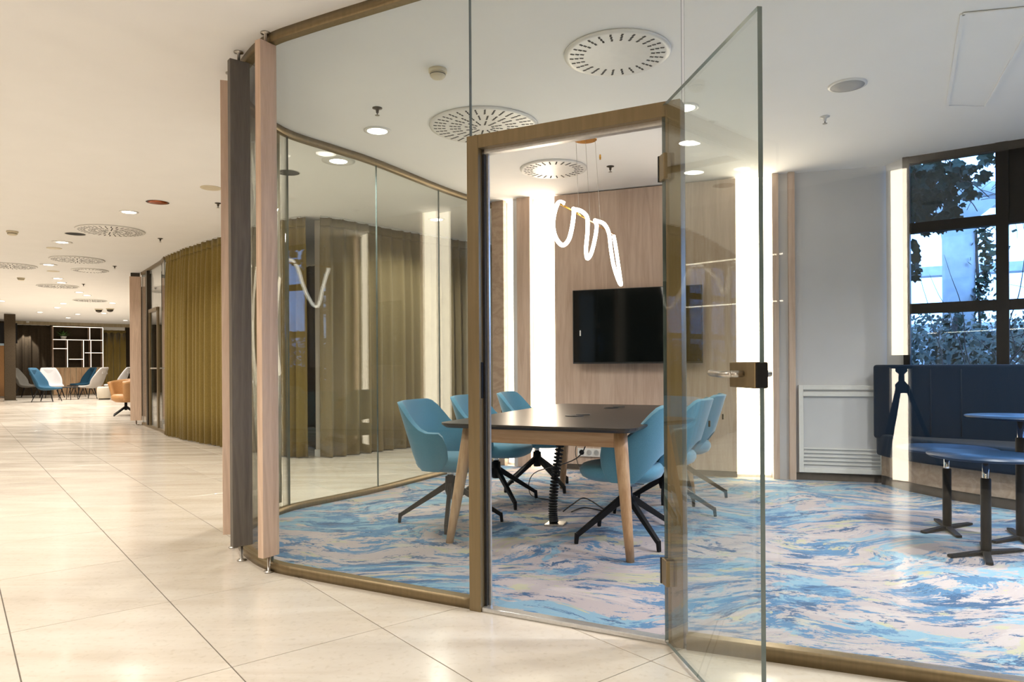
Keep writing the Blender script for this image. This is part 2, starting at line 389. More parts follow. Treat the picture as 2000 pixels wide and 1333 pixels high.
struct(MB().prism([(-28, 36), (-28, 22), (-6, -3), (7.6, -3), (7.6, 3.01), (3.401, 6.159), (3.5, 12), (3.5, 36)], CEIL, CEIL + .12).build('ceiling', 'ceiling'), 'white plastered ceiling')

# walls that close the lobby
struct(MB().ribbon([(-6, -3), (-28, 22)], 0, CEIL, .1).build('wall_left', 'cream_wall'))
struct(MB().ribbon([(-28, 22), (-28, 36), (3.5, 36)], 0, CEIL, .1).build('wall_far', 'cream_wall'))
struct(MB().ribbon([(3.5, 36), (3.5, 7.2)], 0, CEIL, .1).build('wall_side', 'cream_wall'))
struct(MB().ribbon([(-6, -2.05), (7.6, -2.05)], 0, CEIL, .1).build('wall_back', 'dark_fin'))
struct(MB().ribbon([(7.6, -2.0), (7.6, 3.05)], 0, CEIL, .1).build('wall_right', 'white_wall'))

# ------------------------------------------------------------------ meeting-room glass
gp = thing('glass_partition', 'curved frameless glass partition with bronze rails around the meeting room', 'partition', (0, 0, 0))
def pane(path, z0, z1, parent, name='glass_pane', mat='glass', t=.012): return MB().ribbon(path, z0, z1, t, 0, 1).build(name, [mat, 'glass_edge'], parent)
for a, b in ((0, 3), (3, 5), (5, 8), (8, 10), (10, 11), (11, 13)):
    pth = [Vector(p) for p in nose(a, b)]
    if (a, b) not in ((3, 5), (5, 8)): pth = [pth[0], pth[-1]]
    d0 = (pth[1] - pth[0]).normalized() * .003; d1 = (pth[-1] - pth[-2]).normalized() * .003
    pth[0] += d0; pth[-1] -= d1
    pane(pth, .045, CEIL - .04, gp)
MB().ribbon(NOSE, 0, .05, .045).build('bottom_rail', 'bronze', gp)
MB().ribbon(NOSE, CEIL - .05, CEIL, .045).build('top_rail', 'bronze', gp)
for a, b in zip(FRONT, FRONT[1:]):
    a, b = Vector((*a, 0)), Vector((*b, 0)); d = (b - a).normalized() * .003
    pane([a + d, b - d], .045, CEIL - .04, gp)
MB().ribbon(FRONT, 0, .055, .045).build('bottom_rail', 'bronze', gp)
MB().ribbon([NOSE_KEYS[0]] + FRONT, CEIL - .05, CEIL, .045).build('top_rail', 'bronze', gp)
DL, DR = Vector((-.178, 3.185, 0)), Vector((.664, 2.745, 0))
DD = (DR - DL).normalized(); DN = Vector((-DD.y, DD.x, 0)); DANG = math.atan2(DD.y, DD.x); DWID = (DR - DL).length
pane([DL + DD * .003, DR - DD * .003], 2.105, CEIL - .04, gp)

# door: bronze frame and glass leaf standing open towards the lobby
door = struct(thing('door_1', 'open frameless glass door leaf in a bronze frame', None, DL, DANG)); 
FW, FD, DH = .058, .075, 2.10
MB().box((FW / 2, 0, DH / 2), (FW, FD, DH)).build('frame_post', 'bronze', door, bevel=.002)
MB().box((DWID - FW / 2, 0, DH / 2), (FW, FD, DH)).build('frame_post', 'bronze', door, bevel=.002)
MB().box((DWID / 2, 0, DH - FW / 2), (DWID - 2 * FW, FD, FW)).build('frame_header', 'bronze', door, bevel=.002)
MB().box((FW + .006, .012, (DH - FW) / 2), (.012, .03, DH - FW)).build('door_stop', 'black_rubber', door)
MB().box((FW + .017, .022, (DH - FW) / 2), (.010, .012, DH - FW)).build('seal_strip', 'alu', door)
MB().box((DWID - FW - .008, .022, (DH - FW) / 2), (.016, .02, DH - FW)).build('seal_strip', 'alu', door)
MB().box((DWID / 2, .012, DH - FW - .010), (DWID - 2 * FW, .03, .02)).build('seal_strip', 'alu', door)
MB().box((DWID / 2, -.005, .010), (DWID - 2 * FW, .05, .020)).build('threshold', 'alu', door, bevel=.004)
MB().box((FW + .001, -.012, 1.02), (.004, .022, .16)).build('strike_plate', 'black', door, bevel=.002)
# leaf: hinge point and free edge in world, expressed in door space
HP, FE = Vector((.592, 2.752, 0)), Vector((.697, 1.985, 0))
inv = Matrix.Rotation(-DANG, 3, 'Z'); hp, fe = inv @ (HP - DL), inv @ (FE - DL)
LV = (fe - hp).normalized(); LN = Vector((-LV.y, LV.x, 0)); LANG = math.atan2(LV.y, LV.x)
leaf = pane([hp, fe], .012, 2.085, door, 'door_leaf', 'leaf_glass', .014)
def onleaf(s, n, z): return hp + LV * s + LN * n + Vector((0, 0, z))
LLEN = (fe - hp).length
for z in (.285, 1.845):
    h = MB().box(onleaf(.012, 0, z), (.055, .030, .10), LANG).build('hinge', 'bronze', leaf, bevel=.003)
    MB().box(onleaf(-.018, .0, z), (.010, .034, .10), LANG).build('hinge_knuckle', 'black', h)
SD = -1
lk = MB().box(onleaf(LLEN - .085, 0, 1.055), (.16, .040, .075), LANG).build('lock_case', 'bronze', leaf, bevel=.003)
MB().box(onleaf(LLEN - .001, 0, 1.055), (.010, .032, .07), LANG).build('lock_face', 'black', lk)
for sd in (-1, 1):
    hd = MB()
    hd.tube([onleaf(LLEN - .075, sd * .018, 1.058), onleaf(LLEN - .075, sd * .058, 1.058)], .010, 10)
    hd.tube([onleaf(LLEN - .070, sd * .058, 1.058), onleaf(LLEN - .13, sd * .062, 1.056), onleaf(LLEN - .21, sd * .060, 1.06)], .010, 10)
    hd.build('lever_handle', 'steel', lk)

# fins on pins around the nose of the partition
def fin(px, py, a, wd, dp, mat, z0, z1, label):
    t = thing('wood_fin', label, 'fin', (px, py, 0), a, 'vertical fins around the meeting room')
    MB().box((0, 0, (z0 + z1) / 2), (wd, dp, z1 - z0)).build('fin_board', mat, t, bevel=.002)
    MB().lathe([(.026, 0), (.026, .006), (.008, .008), (.008, z0 + .01)], n=14).build('floor_pin', 'steel', t)
    MB().lathe([(.008, z1 - .01), (.008, CEIL - .008), (.026, CEIL - .006), (.026, CEIL)], n=14).build('ceiling_pin', 'steel', t)
fin(-1.290, 3.757, R(58), .105, .042, 'oak_fin', .085, 2.795, 'light oak fin nearest the glass door, on steel pins')
fin(-1.520, 3.985, R(40), .110, .042, 'dark_fin', .085, 2.795, 'dark grey brown fin between two light oak fins')
fin(-1.680, 4.27, R(18), .110, .042, 'oak_fin', .085, 2.795, 'pinkish oak fin, leftmost of the three at the partition nose')
fin(-1.835, 4.72, R(2), .11, .042, 'oak_fin', .085, 2.795, 'pale fin seen through the glass just left of the front oak fin')
fin(-1.755, 5.24, R(-30), .11, .042, 'olive_fin', .085, 2.795, 'olive brown fin seen through the glass right of the front oak fin')

# ------------------------------------------------------------------ back wall of the meeting room
def wline(a, b, z0, z1, t, name, mat, parent=None, off=0, bevel=0):
    a, b = Vector((*a, 0)), Vector((*b, 0)); d = (b - a).normalized(); n = Vector((-d.y, d.x, 0))
    return MB().ribbon([a + n * off, b + n * off], z0, z1, t).build(name, mat, parent, bevel=bevel)
wb = struct(MB().ribbon(offset(TVW[:-1], .16), 0, CEIL, .08).build('wall_meeting_room', 'white_wall'))
def lerp2(a, b, t): return (a[0] + (b[0] - a[0]) * t, a[1] + (b[1] - a[1]) * t)
P1, P2, P3, P4, P5, P6, P7 = TVW[1:]
wp = wline(P3 if False else P2, P3, .06, CEIL - .012, .05, 'wall_panel', 'oak', wb, .06)
def led_panel(a, b, label, off=.10):
    o = wline(a, b, .03, CEIL - .004, .02, 'light_niche', 'led', None, off)
    return tag(o, label, 'wall light', 'vertical lit niches')
led_panel(P3, lerp2(P3, P4, .97), 'wide glowing vertical light niche right of the wall screen')
led_panel((.205, 7.482), P2, 'glowing vertical light niche left of the wall screen')
led_panel((-.075, 7.618), (.005, 7.58), 'narrow glowing vertical light strip at the left end of the wood wall')
wline((-.21, 7.70), (-.085, 7.625), 0, CEIL, .06, 'wall_post', 'plinth', wb, .03)
wline((.01, 7.577), (.06, 7.553), 0, CEIL, .06, 'wall_post', 'white_wall', wb, .05)
wline((.065, 7.55), (.20, 7.485), 0, CEIL, .07, 'wall_post', 'oak', wb, .02)
wline(lerp2(P4, P5, .0), lerp2(P4, P5, .28), 0, CEIL, .07, 'wall_post', 'oak', wb, .02)
wline(lerp2(P4, P5, .28), lerp2(P4, P5, .72), 0, CEIL, .05, 'wall_post', 'white_wall', wb, .05)
wline(lerp2(P4, P5, .72), P5, 0, CEIL, .10, 'wall_post', 'oak', wb, .02)
wline(P5, P6, 0, CEIL, .05, 'wall_panel', 'white_wall', wb, .05)
wline(P6, P7, 0, CEIL, .06, 'wall_panel', 'white_wall', wb, .02)
struct(wline(P2, P3, .006, .06, .03, 'baseboard_wood_wall', 'skirting', None, .055))
struct(wline(P5, P6, .006, .07, .02, 'baseboard_white_wall', 'skirting', None, .015))
# television
TD = (Vector((*P3, 0)) - Vector((*P2, 0))).normalized(); TN = Vector((TD.y, -TD.x, 0)); TANG = math.atan2(TD.y, TD.x)
def onwall(s, n=0, z=0): return Vector((*P2, 0)) + TD * s + TN * n + Vector((0, 0, z))
tv = thing('television', 'large black flat screen hung on the oak wall panel', 'television', onwall(.865, .0, 0), TANG)
MB().box((0, -.055, 1.463), (1.28, .035, .745)).build('housing', 'tv_rim', tv, bevel=.004)
MB().box((0, -.0735, 1.468), (1.262, .003, .722)).build('screen', 'tv', tv)
MB().box((0, -.01, 1.46), (.4, .05, .3)).build('wall_bracket', 'black', tv)
MB().box((-.56, -.0755, 1.40), (.012, .003, .055)).build('sticker', 'white_plastic', tv)
so = thing('wall_socket', 'white quadruple wall socket strip low on the oak wall', 'socket', onwall(.40, -.03, .185), TANG)
MB().box((0, -.006, 0), (.32, .012, .085)).build('cover_plate', 'white_plastic', so, bevel=.004)
for k in range(4):
    MB().lathe([(.026, -.004), (.026, .004)], n=18).build('socket_insert', 'black' if k == 0 else 'alu', so, (-.115 + k * .077, -.012, 0)).rotation_euler = (R(90), 0, 0)
# convector cover on the white wall
cd = (Vector((*P6, 0)) - Vector((*P5, 0))).normalized(); CANG = math.atan2(cd.y, cd.x)
rc = thing('radiator_cover', 'low white panelled radiator cover on the white wall', 'radiator', Vector((*lerp2(P5, P6, .5), 0)), CANG)
MB().box((0, .01, .48), (.72, .03, .80)).build('backing', 'white_wall', rc)
for x in (-.34, .34): MB().box((x, -.015, .48), (.04, .025, .80)).build('frame_stile', 'white_plastic', rc, bevel=.002)
for z in (.10, .80, .86): MB().box((0, -.015, z), (.64, .025, .04)).build('frame_rail', 'white_plastic', rc, bevel=.002)
for k in range(5): MB().box((0, -.012, .16 + k * .035), (.64, .012, .012)).build('louvre', 'white_plastic', rc)

# ------------------------------------------------------------------ window wall
def onwin(t, n, z): return W0 + WD * t + WN * n + Vector((0, 0, z))
WANG = math.atan2(WD.y, WD.x)
ww = struct(thing('window_1', 'dark framed window wall with large panes looking onto ivy', None, W0, WANG))
WLEN = 5.22
MB().box((WLEN / 2, .0, .40), (WLEN, .10, .80)).build('sill_wall', 'white_wall', ww)
BARS = [.82, 1.545, 2.235, CEIL - .03]
ncol = 7; cw = .70
for k in range(ncol + 1):
    x = min(k * cw, WLEN - .03) + .0
    MB().box((x + (.02 if k == 0 else 0), 0, (CEIL + .8) / 2), (.05 if k == 0 else .085, .09, CEIL - .8)).build('mullion', 'win_frame', ww)
for z in BARS:
    MB().box((WLEN / 2, .005, z), (WLEN, .08, .06 if z > 2.5 else .085)).build('transom', 'win_frame', ww)
for k in range(ncol):
    for r_, (za, zb) in enumerate(zip(BARS, BARS[1:])):
        x0, x1 = k * cw + .04, (k + 1) * cw - .04
        dark = (r_ == 2 and k == 1)
        MB().box(((x0 + x1) / 2, .02, (za + zb) / 2), (x1 - x0, .03 if dark else .02, zb - za - .06)).build('spandrel_panel' if dark else 'pane', 'win_frame' if dark else 'win_glass', ww)

# ------------------------------------------------------------------ banquette sofa
sf_front = smooth_path([(3.215, 6.30), (3.205, 6.12), (3.235, 5.90), (3.36, 5.52), (3.60, 5.08), (3.98, 4.66), (4.5, 4.22), (5.3, 3.62), (6.2, 2.95)], 5)
sf_back = smooth_path([(3.27, 6.31), (3.34, 6.13), (3.46, 5.99), (3.62, 5.87), (4.02, 5.57), (4.45, 5.25), (4.95, 4.87), (5.7, 4.31), (6.5, 3.71)], 5)
sofa = thing('banquette', 'curved navy blue upholstered banquette on an oak plinth under the window', 'sofa', (3.4, 5.9, 0))
O = Vector((3.4, 5.9, 0))
def loc(ps): return [Vector((p.x - O.x, p.y - O.y, 0)) for p in ps]
fr, bk = loc(sf_front), loc(sf_back)
def strip(name, A, B, z0, z1, mat, bev):
    m = MB(); n = len(A); vs = []
    for a, b in zip(A, B):
        vs += [(a.x, a.y, z0), (b.x, b.y, z0), (b.x, b.y, z1), (a.x, a.y, z1)]
    fs = []
    for i in range(n - 1):
        a, b = i * 4, i * 4 + 4
        fs += [(a, a + 1, b + 1, b), (a + 2, a + 3, b + 3, b + 2), (a + 3, a, b, b + 3), (a + 1, a + 2, b + 2, b + 1)]
    fs += [(3, 2, 1, 0), tuple((n - 1) * 4 + k for k in range(4))]
    m.add(vs, fs, 0, True); return m.build(name, mat, sofa, bevel=bev, bseg=4)
strip('seat', fr, bk, .27, .465, 'navy', .045)
strip('backrest', offset(bk, -.10), offset(bk, .045), .42, 1.065, 'navy', .035)
pf = offset(fr, .075)
strip('plinth', pf, bk, .085, .272, 'plinth', .002)
strip('toe_kick', offset(fr, .085), bk, .006, .085, 'skirting', .002)
for i in range(8, len(bk) - 2, 4):
    p = offset(bk, -.101)[i]; MB().tube([(p.x, p.y, .48), (p.x, p.y, 1.03)], .004, 6).build('seam', 'navy', sofa)

# height-adjustable side tables
def side_table(px, py, h, rot, label, r=.29, dx=0, dy=0):
    t = thing('side_table', label, 'table', (px, py, .006), rot, 'navy pedestal tables by the banquette')
    h -= .006
    MB().lathe([(r - .012, h - .014), (r, h - .006), (r, h), (0.001, h)], (dx, dy, 0), 48, cap=False).build('table_top', 'navy_top', t)
    MB().lathe([(.05, h - .022), (.05, h - .010)], n=20).build('top_flange', 'black', t)
    MB().lathe([(.017, .3), (.017, h - .015)], n=16).build('inner_tube', 'chrome', t)
    MB().lathe([(.026, .012), (.026, h - .135), (.021, h - .13)], n=16).build('outer_tube', 'black', t)
    for k in range(4):
        a = R(90) * k + R(-22 if k % 2 else 22)
        MB().beam((0, 0, .014), (.25 * math.cos(a), .25 * math.sin(a), .010), .038, .022, .034, .014).build('foot', 'black', t, bevel=.002)
side_table(2.806, 4.60, .53, R(5), 'low navy pedestal table with the leftmost black post')
side_table(2.651, 3.989, .565, R(-8), 'low navy pedestal table with the nearest black post')
side_table(3.087, 4.326, .755, R(0), 'taller navy pedestal table at the right edge')

# ------------------------------------------------------------------ meeting table
E1 = Vector((.40, .9165, 0)); E2 = Vector((.9165, -.40, 0))
NEARC = Vector((.092, 4.03, 0)); TLEN, TWID = 2.22, 1.21
TC = NEARC + E1 * (TLEN / 2); TRZ = math.atan2(-E1.x, E1.y)    # table +Y runs along E1
table = thing('meeting_table', 'long dark topped meeting table with splayed ash legs', 'table', (TC.x, TC.y, .006), TRZ)
def rrect(w_, l_, r_, bow=0.0, n=6):
    out = []
    for cx, cy, a0 in ((w_ / 2 - r_, l_ / 2 - r_, 0), (-w_ / 2 + r_, l_ / 2 - r_, 90), (-w_ / 2 + r_, -l_ / 2 + r_, 180), (w_ / 2 - r_, -l_ / 2 + r_, 270)):
        for k in range(n + 1):
            a = R(a0 + 90 * k / n); out.append((cx + r_ * math.cos(a), cy + r_ * math.sin(a)))
    return out
m = MB()
def loft(mb, rings, cap=True, smooth=False):
    n = len(rings[0]); o = len(mb.v); vs = [p for r_ in rings for p in r_]; fs = []
    for i in range(len(rings) - 1):
        for k in range(n): fs.append((i * n + k, i * n + (k + 1) % n, (i + 1) * n + (k + 1) % n, (i + 1) * n + k))
    if cap: fs += [tuple(reversed(range(n))), tuple((len(rings) - 1) * n + k for k in range(n))]
    mb.add(vs, fs, 0, smooth)
loft(m, [[(x, y, .706) for x, y in rrect(TWID - .05, TLEN - .05, .08)], [(x, y, .722) for x, y in rrect(TWID - .004, TLEN - .004, .10)],
         [(x, y, .734) for x, y in rrect(TWID, TLEN, .10)]])
m.build('table_top', 'table_top', table)
LX, LY = .475, .93
for sx in (-1, 1):
    for sy in (-1, 1):
        top = Vector((sx * LX, sy * (LY - .02), .70)); bot = Vector((sx * (LX + .085), sy * (LY + .095), 0))
        rings = []
        for tt, rr in ((0, .023), (.25, .029), (.85, .040), (1, .042)):
            p = bot.lerp(top, tt)
            rings.append([(p.x + rr * c * (1 if abs(c) < .9 else 1), p.y + rr * s, p.z) for c, s in [(math.cos(R(a)), math.sin(R(a))) for a in range(0, 360, 30)]])
        m = MB(); loft(m, rings, True, True); m.build('leg', 'oak_leg', table)
for sy in (-1, 1):
    MB().box((0, sy * (LY - .012), .655), (2 * LX + .02, .045, .09)).build('end_beam', 'oak_beam', table, bevel=.004)
MB().box((0, 0, .665), (.08, 2 * LY - .08, .06)).build('spine_beam', 'black', table)
for sx in (-1, 1): MB().box((sx * .40, 0, .690), (.05, 2 * LY - .1, .03)).build('support_rail', 'black', table)
for y in (-.30, .62):
    g = MB(); g.lathe([(.062, .7335), (.062, .738), (.056, .7395), (.0, .7395)], (-.0, y, 0), 28, cap=False); pm = g.build('power_module', 'black', table)
    MB().box((.045, y + .05, .741), (.09, .03, .006), R(35)).build('flap', 'black_rubber', pm, bevel=.002)
# cable spine (vertebrae) from the table to a floor plate
cs = thing('cable_spine', 'black segmented cable spine hanging from the table to a metal floor plate', 'cable spine', (0, 0, .006))
bp = at(1082, 1027); tp = Vector((bp.x + .075, bp.y + .22, .62))
MB().prism([(bp.x - .07, bp.y - .05), (bp.x + .06, bp.y - .06), (bp.x + .09, bp.y + .05), (bp.x - .03, bp.y + .07)], 0, .012).build('floor_plate', 'steel', cs, bevel=.002)
spp = smooth_path([(bp.x, bp.y, .012), (bp.x - .005, bp.y + .03, .10), (bp.x + .01, bp.y + .09, .25), (bp.x + .04, bp.y + .16, .43), tuple(tp)], 8)
sp = MB().tube(spp, .010, 8).build('core_cable', 'black_rubber', cs)
vert = None
for i in range(1, len(spp) - 1):
    if vert is None:
        vert = MB().lathe([(.026, -.006), (.032, -.002), (.032, .004), (.018, .008)], n=12).build('vertebra', 'black_rubber', cs, spp[i])
        v = vert
    else:
        v = vert.copy(); COL.objects.link(v); v.parent = cs; v.location = spp[i]
    d = (spp[i + 1] - spp[i - 1]).normalized(); v.rotation_euler = d.to_track_quat('Z', 'Y').to_euler()
# loose cables
def cable(name, pts, label, r=.005):
    o = MB().tube(smooth_path(pts, 7), r, 7).build(name, 'black_rubber'); return tag(o, label, 'cable')
q1, q2, q3 = at(1100, 1004), at(1140, 995), at(1178, 1004)
cable('power_cable', [(q1.x, q1.y, .017), (q1.x + .08, q1.y + .10, .05), (q2.x + .02, q2.y + .12, .06), (q3.x, q3.y + .05, .03), (q3.x + .02, q3.y, .017), (q2.x, q2.y - .03, .017), (q1.x + .06, q1.y - .02, .017)], 'coiled black cable lying on the carpet under the table')
q4 = at(1036, 970); q5 = at(1150, 950)
cable('power_cable', [(TC.x - .02, TC.y - .25, .64), (TC.x - .10, TC.y - .22, .45), (q4.x + .03, q4.y + .05, .18), (q4.x, q4.y, .017), (q4.x + .15, q4.y - .25, .017)], 'thin black cable hanging from the table middle to the carpet', .004)
pw = onwall(.25, .01, .28)
cable('power_cable', [(pw.x, pw.y, .30), (pw.x - .03, pw.y - .10, .18), (pw.x + .02, pw.y - .35, .02), (pw.x + .16, pw.y - .75, .017), (pw.x + .5, pw.y - .95, .017)], 'black cable running from the wall socket along the carpet', .004)

# ------------------------------------------------------------------ swivel chairs
def build_chair(name, label, group, shell_mat, legs_rel=0.0, scale=1.0):
    t = thing(name, label, 'chair', (0, 0, .0075), 0, group)
    m = MB(); NU, NV = 28, 10; amax = 122
    def pt(u, v):
        th = R(amax) * u; au = abs(u)
        top = .835 if au < .28 else .835 - .20 * (1 - math.cos(math.pi * min(1, (au - .28) / .46))) / 2
        if au > .86: top -= .10 * ((au - .86) / .14) ** 2
        bot = .545 - .165 * min(1, max(0, (au - .10) / .38)) ** 1.2
        if au > .78: bot += .09 * ((au - .78) / .22) ** 1.6
        z = bot + (top - bot) * v
        k = (z - .36) / .475
        rx = .205 + .095 * k ** .8; ry = .19 + .10 * k
        c, s = math.cos(th), math.sin(th)
        e = .78
        x = math.copysign(abs(s) ** e, s) * rx
        y = -math.copysign(abs(c) ** e, c) * ry - .045 * k + .01
        if c < 0: y *= .62; 
        return (x, y, z)
    vs = [pt(-1 + 2 * i / NU, j / NV) for i in range(NU + 1) for j in range(NV + 1)]
    fs = [(i * (NV + 1) + j, (i + 1) * (NV + 1) + j, (i + 1) * (NV + 1) + j + 1, i * (NV + 1) + j + 1) for i in range(NU) for j in range(NV)]
    m.add(vs, fs, 0, True); sh = m.build('backrest_shell', shell_mat, t, solid=.034, sub=0)
    b = sh.modifiers.new('bevel', 'BEVEL'); b.width = .012; b.segments = 3; b.limit_method = 'ANGLE'; b.angle_limit = R(50)
    m = MB(); rings = []
    def se(w_, l_, z, cy=.03): return [(w_ * math.copysign(abs(math.cos(a)) ** .75, math.cos(a)), cy + l_ * math.copysign(abs(math.sin(a)) ** .75, math.sin(a)), z) for a in [2 * math.pi * k / 36 for k in range(36)]]
    for w_, l_, z in ((.12, .13, .362), (.17, .20, .368), (.208, .238, .388), (.222, .252, .415), (.220, .250, .440), (.205, .235, .460), (.16, .19, .470), (.08, .09, .473)): rings.append(se(w_, l_, z))
    loft(m, rings, True, True); m.build('seat', shell_mat, t)
    MB().box((0, -.318, .66), (.024, .012, .042)).build('fabric_tag', 'black', t)
    MB().lathe([(.022, .315), (.022, .366)], n=16).build('gas_column', 'chrome', t)
    MB().lathe([(.030, .19), (.040, .23), (.034, .318)], n=16).build('hub', 'black', t)
    for k in range(4):
        g = MB(); g.beam((.015, 0, .262), (.345, 0, .052), .030, .042, .024, .026); g.beam((.345, 0, .064), (.352, 0, .0), .024, .024, .020, .020)
        g.build('leg', 'black', t, (0, 0, 0), legs_rel + R(90) * k, bevel=.003)
    return t
def face(v): return math.atan2(-v[0], v[1])
proto = build_chair('conference_chair', '', 'teal swivel chairs around the meeting table', 'teal')
CH = [(-.428, 4.89, face((.93, -.36)), 0, 'teal swivel chair at the near left of the table, leftmost in view'),
      (-.13, 5.60, face((.90, -.43)), R(25), 'teal swivel chair in the middle of the left side, cut by the bronze door post'),
      (.215, 6.22, face((.95, -.30)), R(38), 'teal swivel chair at the far left end of the table near the lit wall'),
      (.705, 4.41, face((-.90, .44)), R(22), 'teal swivel chair nearest us on the right, its tagged back turned to us'),
      (1.08, 5.08, face((-.90, .40)), R(-10), 'teal swivel chair in the middle of the right side, seen through the open glass door'),
      (1.36, 5.71, face((-.92, .38)), R(0), 'teal swivel chair at the far right of the table, closest to the wide light niche')]
first = True
for x, y, rz, la, lab in CH:
    c = proto if first else copy_tree(proto)
    first = False
    c.location = (x, y, .0075); c.rotation_euler = (0, 0, rz); c['label'] = lab
    legs = sorted([o for o in c.children if o.name.startswith('leg')], key=lambda o: o.name)
    for k, l in enumerate(legs): l.rotation_euler = (0, 0, la - rz + R(90) * k)

# ------------------------------------------------------------------ pendant of bent neon tube
pend = thing('pendant_lamp', 'looping white neon tube pendant on a thin brass rod above the table', 'lamp', (.585, 5.56, CEIL))
RA = Vector((.345, 4.88, 2.185)); RB = Vector((.868, 6.03, 2.185)); po = Vector((.585, 5.56, CEIL))
ea = (RB - RA).normalized(); eb = Vector((ea.y, -ea.x, 0)); rl = (RB - RA).length
def rp(s, l, z): return RA + ea * (s * rl / 1.24) + eb * l + Vector((0, 0, z)) - po
MB().lathe([(.088, -.012), (.088, 0)], n=36).build('canopy', 'gold', pend)
MB().tube([rp(-.02, 0, 0), rp(1.26, 0, 0)], .006, 8).build('rod', 'gold', pend)
for s in (.36, .62, .88):
    MB().tube([rp(s, 0, 0), tuple(eb * ((s - .62) * .3) + Vector((0, 0, -.01)))], .0014, 5).build('wire', 'steel', pend)
gl = rp(.88, 0, .56); MB().lathe([(.006, -.02), (.008, 0), (.006, .02)], tuple(gl), 8).build('wire_grip', 'gold', pend)
TB = [(.03, .01, .012), (.0, -.02, .015), (-.01, -.045, -.05), (-.01, -.058, -.14), (.0, -.042, -.225), (.03, -.005, -.275), (.06, .03, -.235), (.09, .045, -.14), (.14, .04, -.04), (.22, .01, .01),
      (.30, -.015, .028), (.36, .02, .022), (.40, .05, -.02), (.42, .045, -.12), (.43, .030, -.24), (.46, .028, -.31), (.50, .045, -.27), (.55, .058, -.16), (.64, .045, -.04), (.72, .005, .02),
      (.78, .0, .03), (.84, .04, .015), (.90, .062, -.05), (.94, .065, -.17), (1.0, .07, -.30), (1.08, .085, -.41), (1.14, .09, -.44), (1.17, .075, -.38), (1.19, .05, -.24), (1.22, .02, -.09), (1.24, .0, -.01)]
MB().tube(smooth_path([tuple(rp(*q)) for q in TB], 5), .0145, 10).build('neon_tube', 'neon', pend)

# ------------------------------------------------------------------ ceiling fittings
def diffuser(px, py, D, label, group=None):
    p = at(px, py, CEIL) - Vector((0, 0, .001)); t = thing('air_diffuser', label, 'diffuser', p, random.uniform(0, 1), group)
    r = D / 2
    MB().lathe([(r - .004, 0), (r, -.004), (r - .004, -.014), (r - .03, -.016), (.001, -.016)], n=64, cap=False).build('face_plate', 'white_plastic', t)
    m = MB(); rows = [(.62, .90, 26)] if D < .7 else [(.70, .93, 34), (.42, .64, 24), (.14, .36, 12)]
    for ra, rb, n in rows:
        for k in range(n):
            a = 2 * math.pi * k / n
            for j in range(3):
                rm = r * (ra + (rb - ra) * (j + .5) / 3); ln = r * (rb - ra) / 3 * .78
                m.box((rm * math.cos(a), rm * math.sin(a), -.0165), (ln, .011, .003), a + R(12))
    tag(m.build('slots', 'slot', t), kind='stuff')  # dark boxes on the plate stand for the shade in the slot openings
diffuser(1205, 103, .60, 'round white air diffuser with one ring of slots, nearest above the glass door')
diffuser(945, 245, .80, 'large round air diffuser with rings of slots, cut by the bronze door header')
diffuser(1081, 329, .60, 'small round air diffuser seen inside the door opening above the neon pendant')
G = 'lobby ceiling diffusers'
diffuser(216, 450, .80, 'large round lobby diffuser nearest the olive curtain', G)
diffuser(151, 507, .80, 'large lobby ceiling diffuser, second one along the left corridor', G)
diffuser(176, 528, .60, 'smaller lobby ceiling diffuser beside the tan fin', G)
diffuser(20, 519, .80, 'large lobby ceiling diffuser cut by the left picture edge', G)
diffuser(113, 559, .80, 'shallow lobby ceiling diffuser above the lounge corridor', G)
diffuser(176, 587, .80, 'far lobby ceiling diffuser above the tan tub chair', G)

def downlight(p, label, group=None, power=1.0, r=.073, ring=.10, light=True, col=WARM):
    t = thing('downlight', label, 'downlight', (p[0], p[1], CEIL), 0, group)
    MB().lathe([(ring, 0), (ring, -.006), (r + .004, -.009), (r, -.004)], n=32, cap=False).build('trim_ring', 'white_plastic', t)
    MB().lathe([(r, -.006), (r, -.002)], n=32).build('lens', 'lamp', t)
    if light:
        l = bpy.data.lights.new('bulb', 'AREA'); l.shape = 'DISK'; l.size = r * 2; l.energy = DOWNLIGHT_W * power; l.color = col; l.spread = R(140)
        o = bpy.data.objects.new('bulb', l); COL.objects.link(o); o.parent = t; o.location = (0, 0, -.012)
def dpx(x, y, label, group=None, **k): downlight(at(x, y, CEIL), label, group, **k)
dpx(737, 255, 'bright round downlight inside the meeting room below a sprinkler', power=.45, col=(1, .95, .9))
dpx(661, 314, 'bright downlight with a wide ring seen through two panes of glass', ring=.14, power=1.6)
dpx(1336, 210, 'bright downlight beside the top right corner of the door frame', power=.45, col=(1, .95, .9))
dpx(252, 414, 'bright downlight nearest the olive curtain in the lobby', power=1.2)
dpx(121, 473, 'lobby downlight just below the black ceiling hole', ring=.13, power=1.2)
dpx(95, 517, 'lobby downlight left of the smaller diffuser', ring=.13, power=1.2)
GF = 'far lobby downlights'
for x, y, lab in ((113, 544, 'small far downlight just above another one over the shallow diffuser'), (120, 552, 'small far downlight touching the top of the shallow diffuser'),
        (155, 571, 'left one of two close far downlights above the farthest diffuser'), (170, 577, 'right one of two close far downlights above the farthest diffuser'),
        (124, 593, 'small far downlight left of the farthest diffuser'), (112, 601, 'small far downlight high over the left end of the lit shelf'),
        (78, 610, 'small far downlight over the dark spot-lit curtain'), (152, 614, 'small far downlight over the right half of the lit shelf'),
        (133, 621, 'lowest small downlight straight above the lit shelf'), (245, 626, 'small low far downlight nearest the tan fin'),
        (220, 592, 'small far downlight right above the dome cameras'), (203, 612, 'small far downlight just below the dome cameras'), (3, 588, 'far downlight at the left picture edge')):
    dpx(x, y, lab, GF, power=1.9)
GR = 'meeting room downlights above the frame'
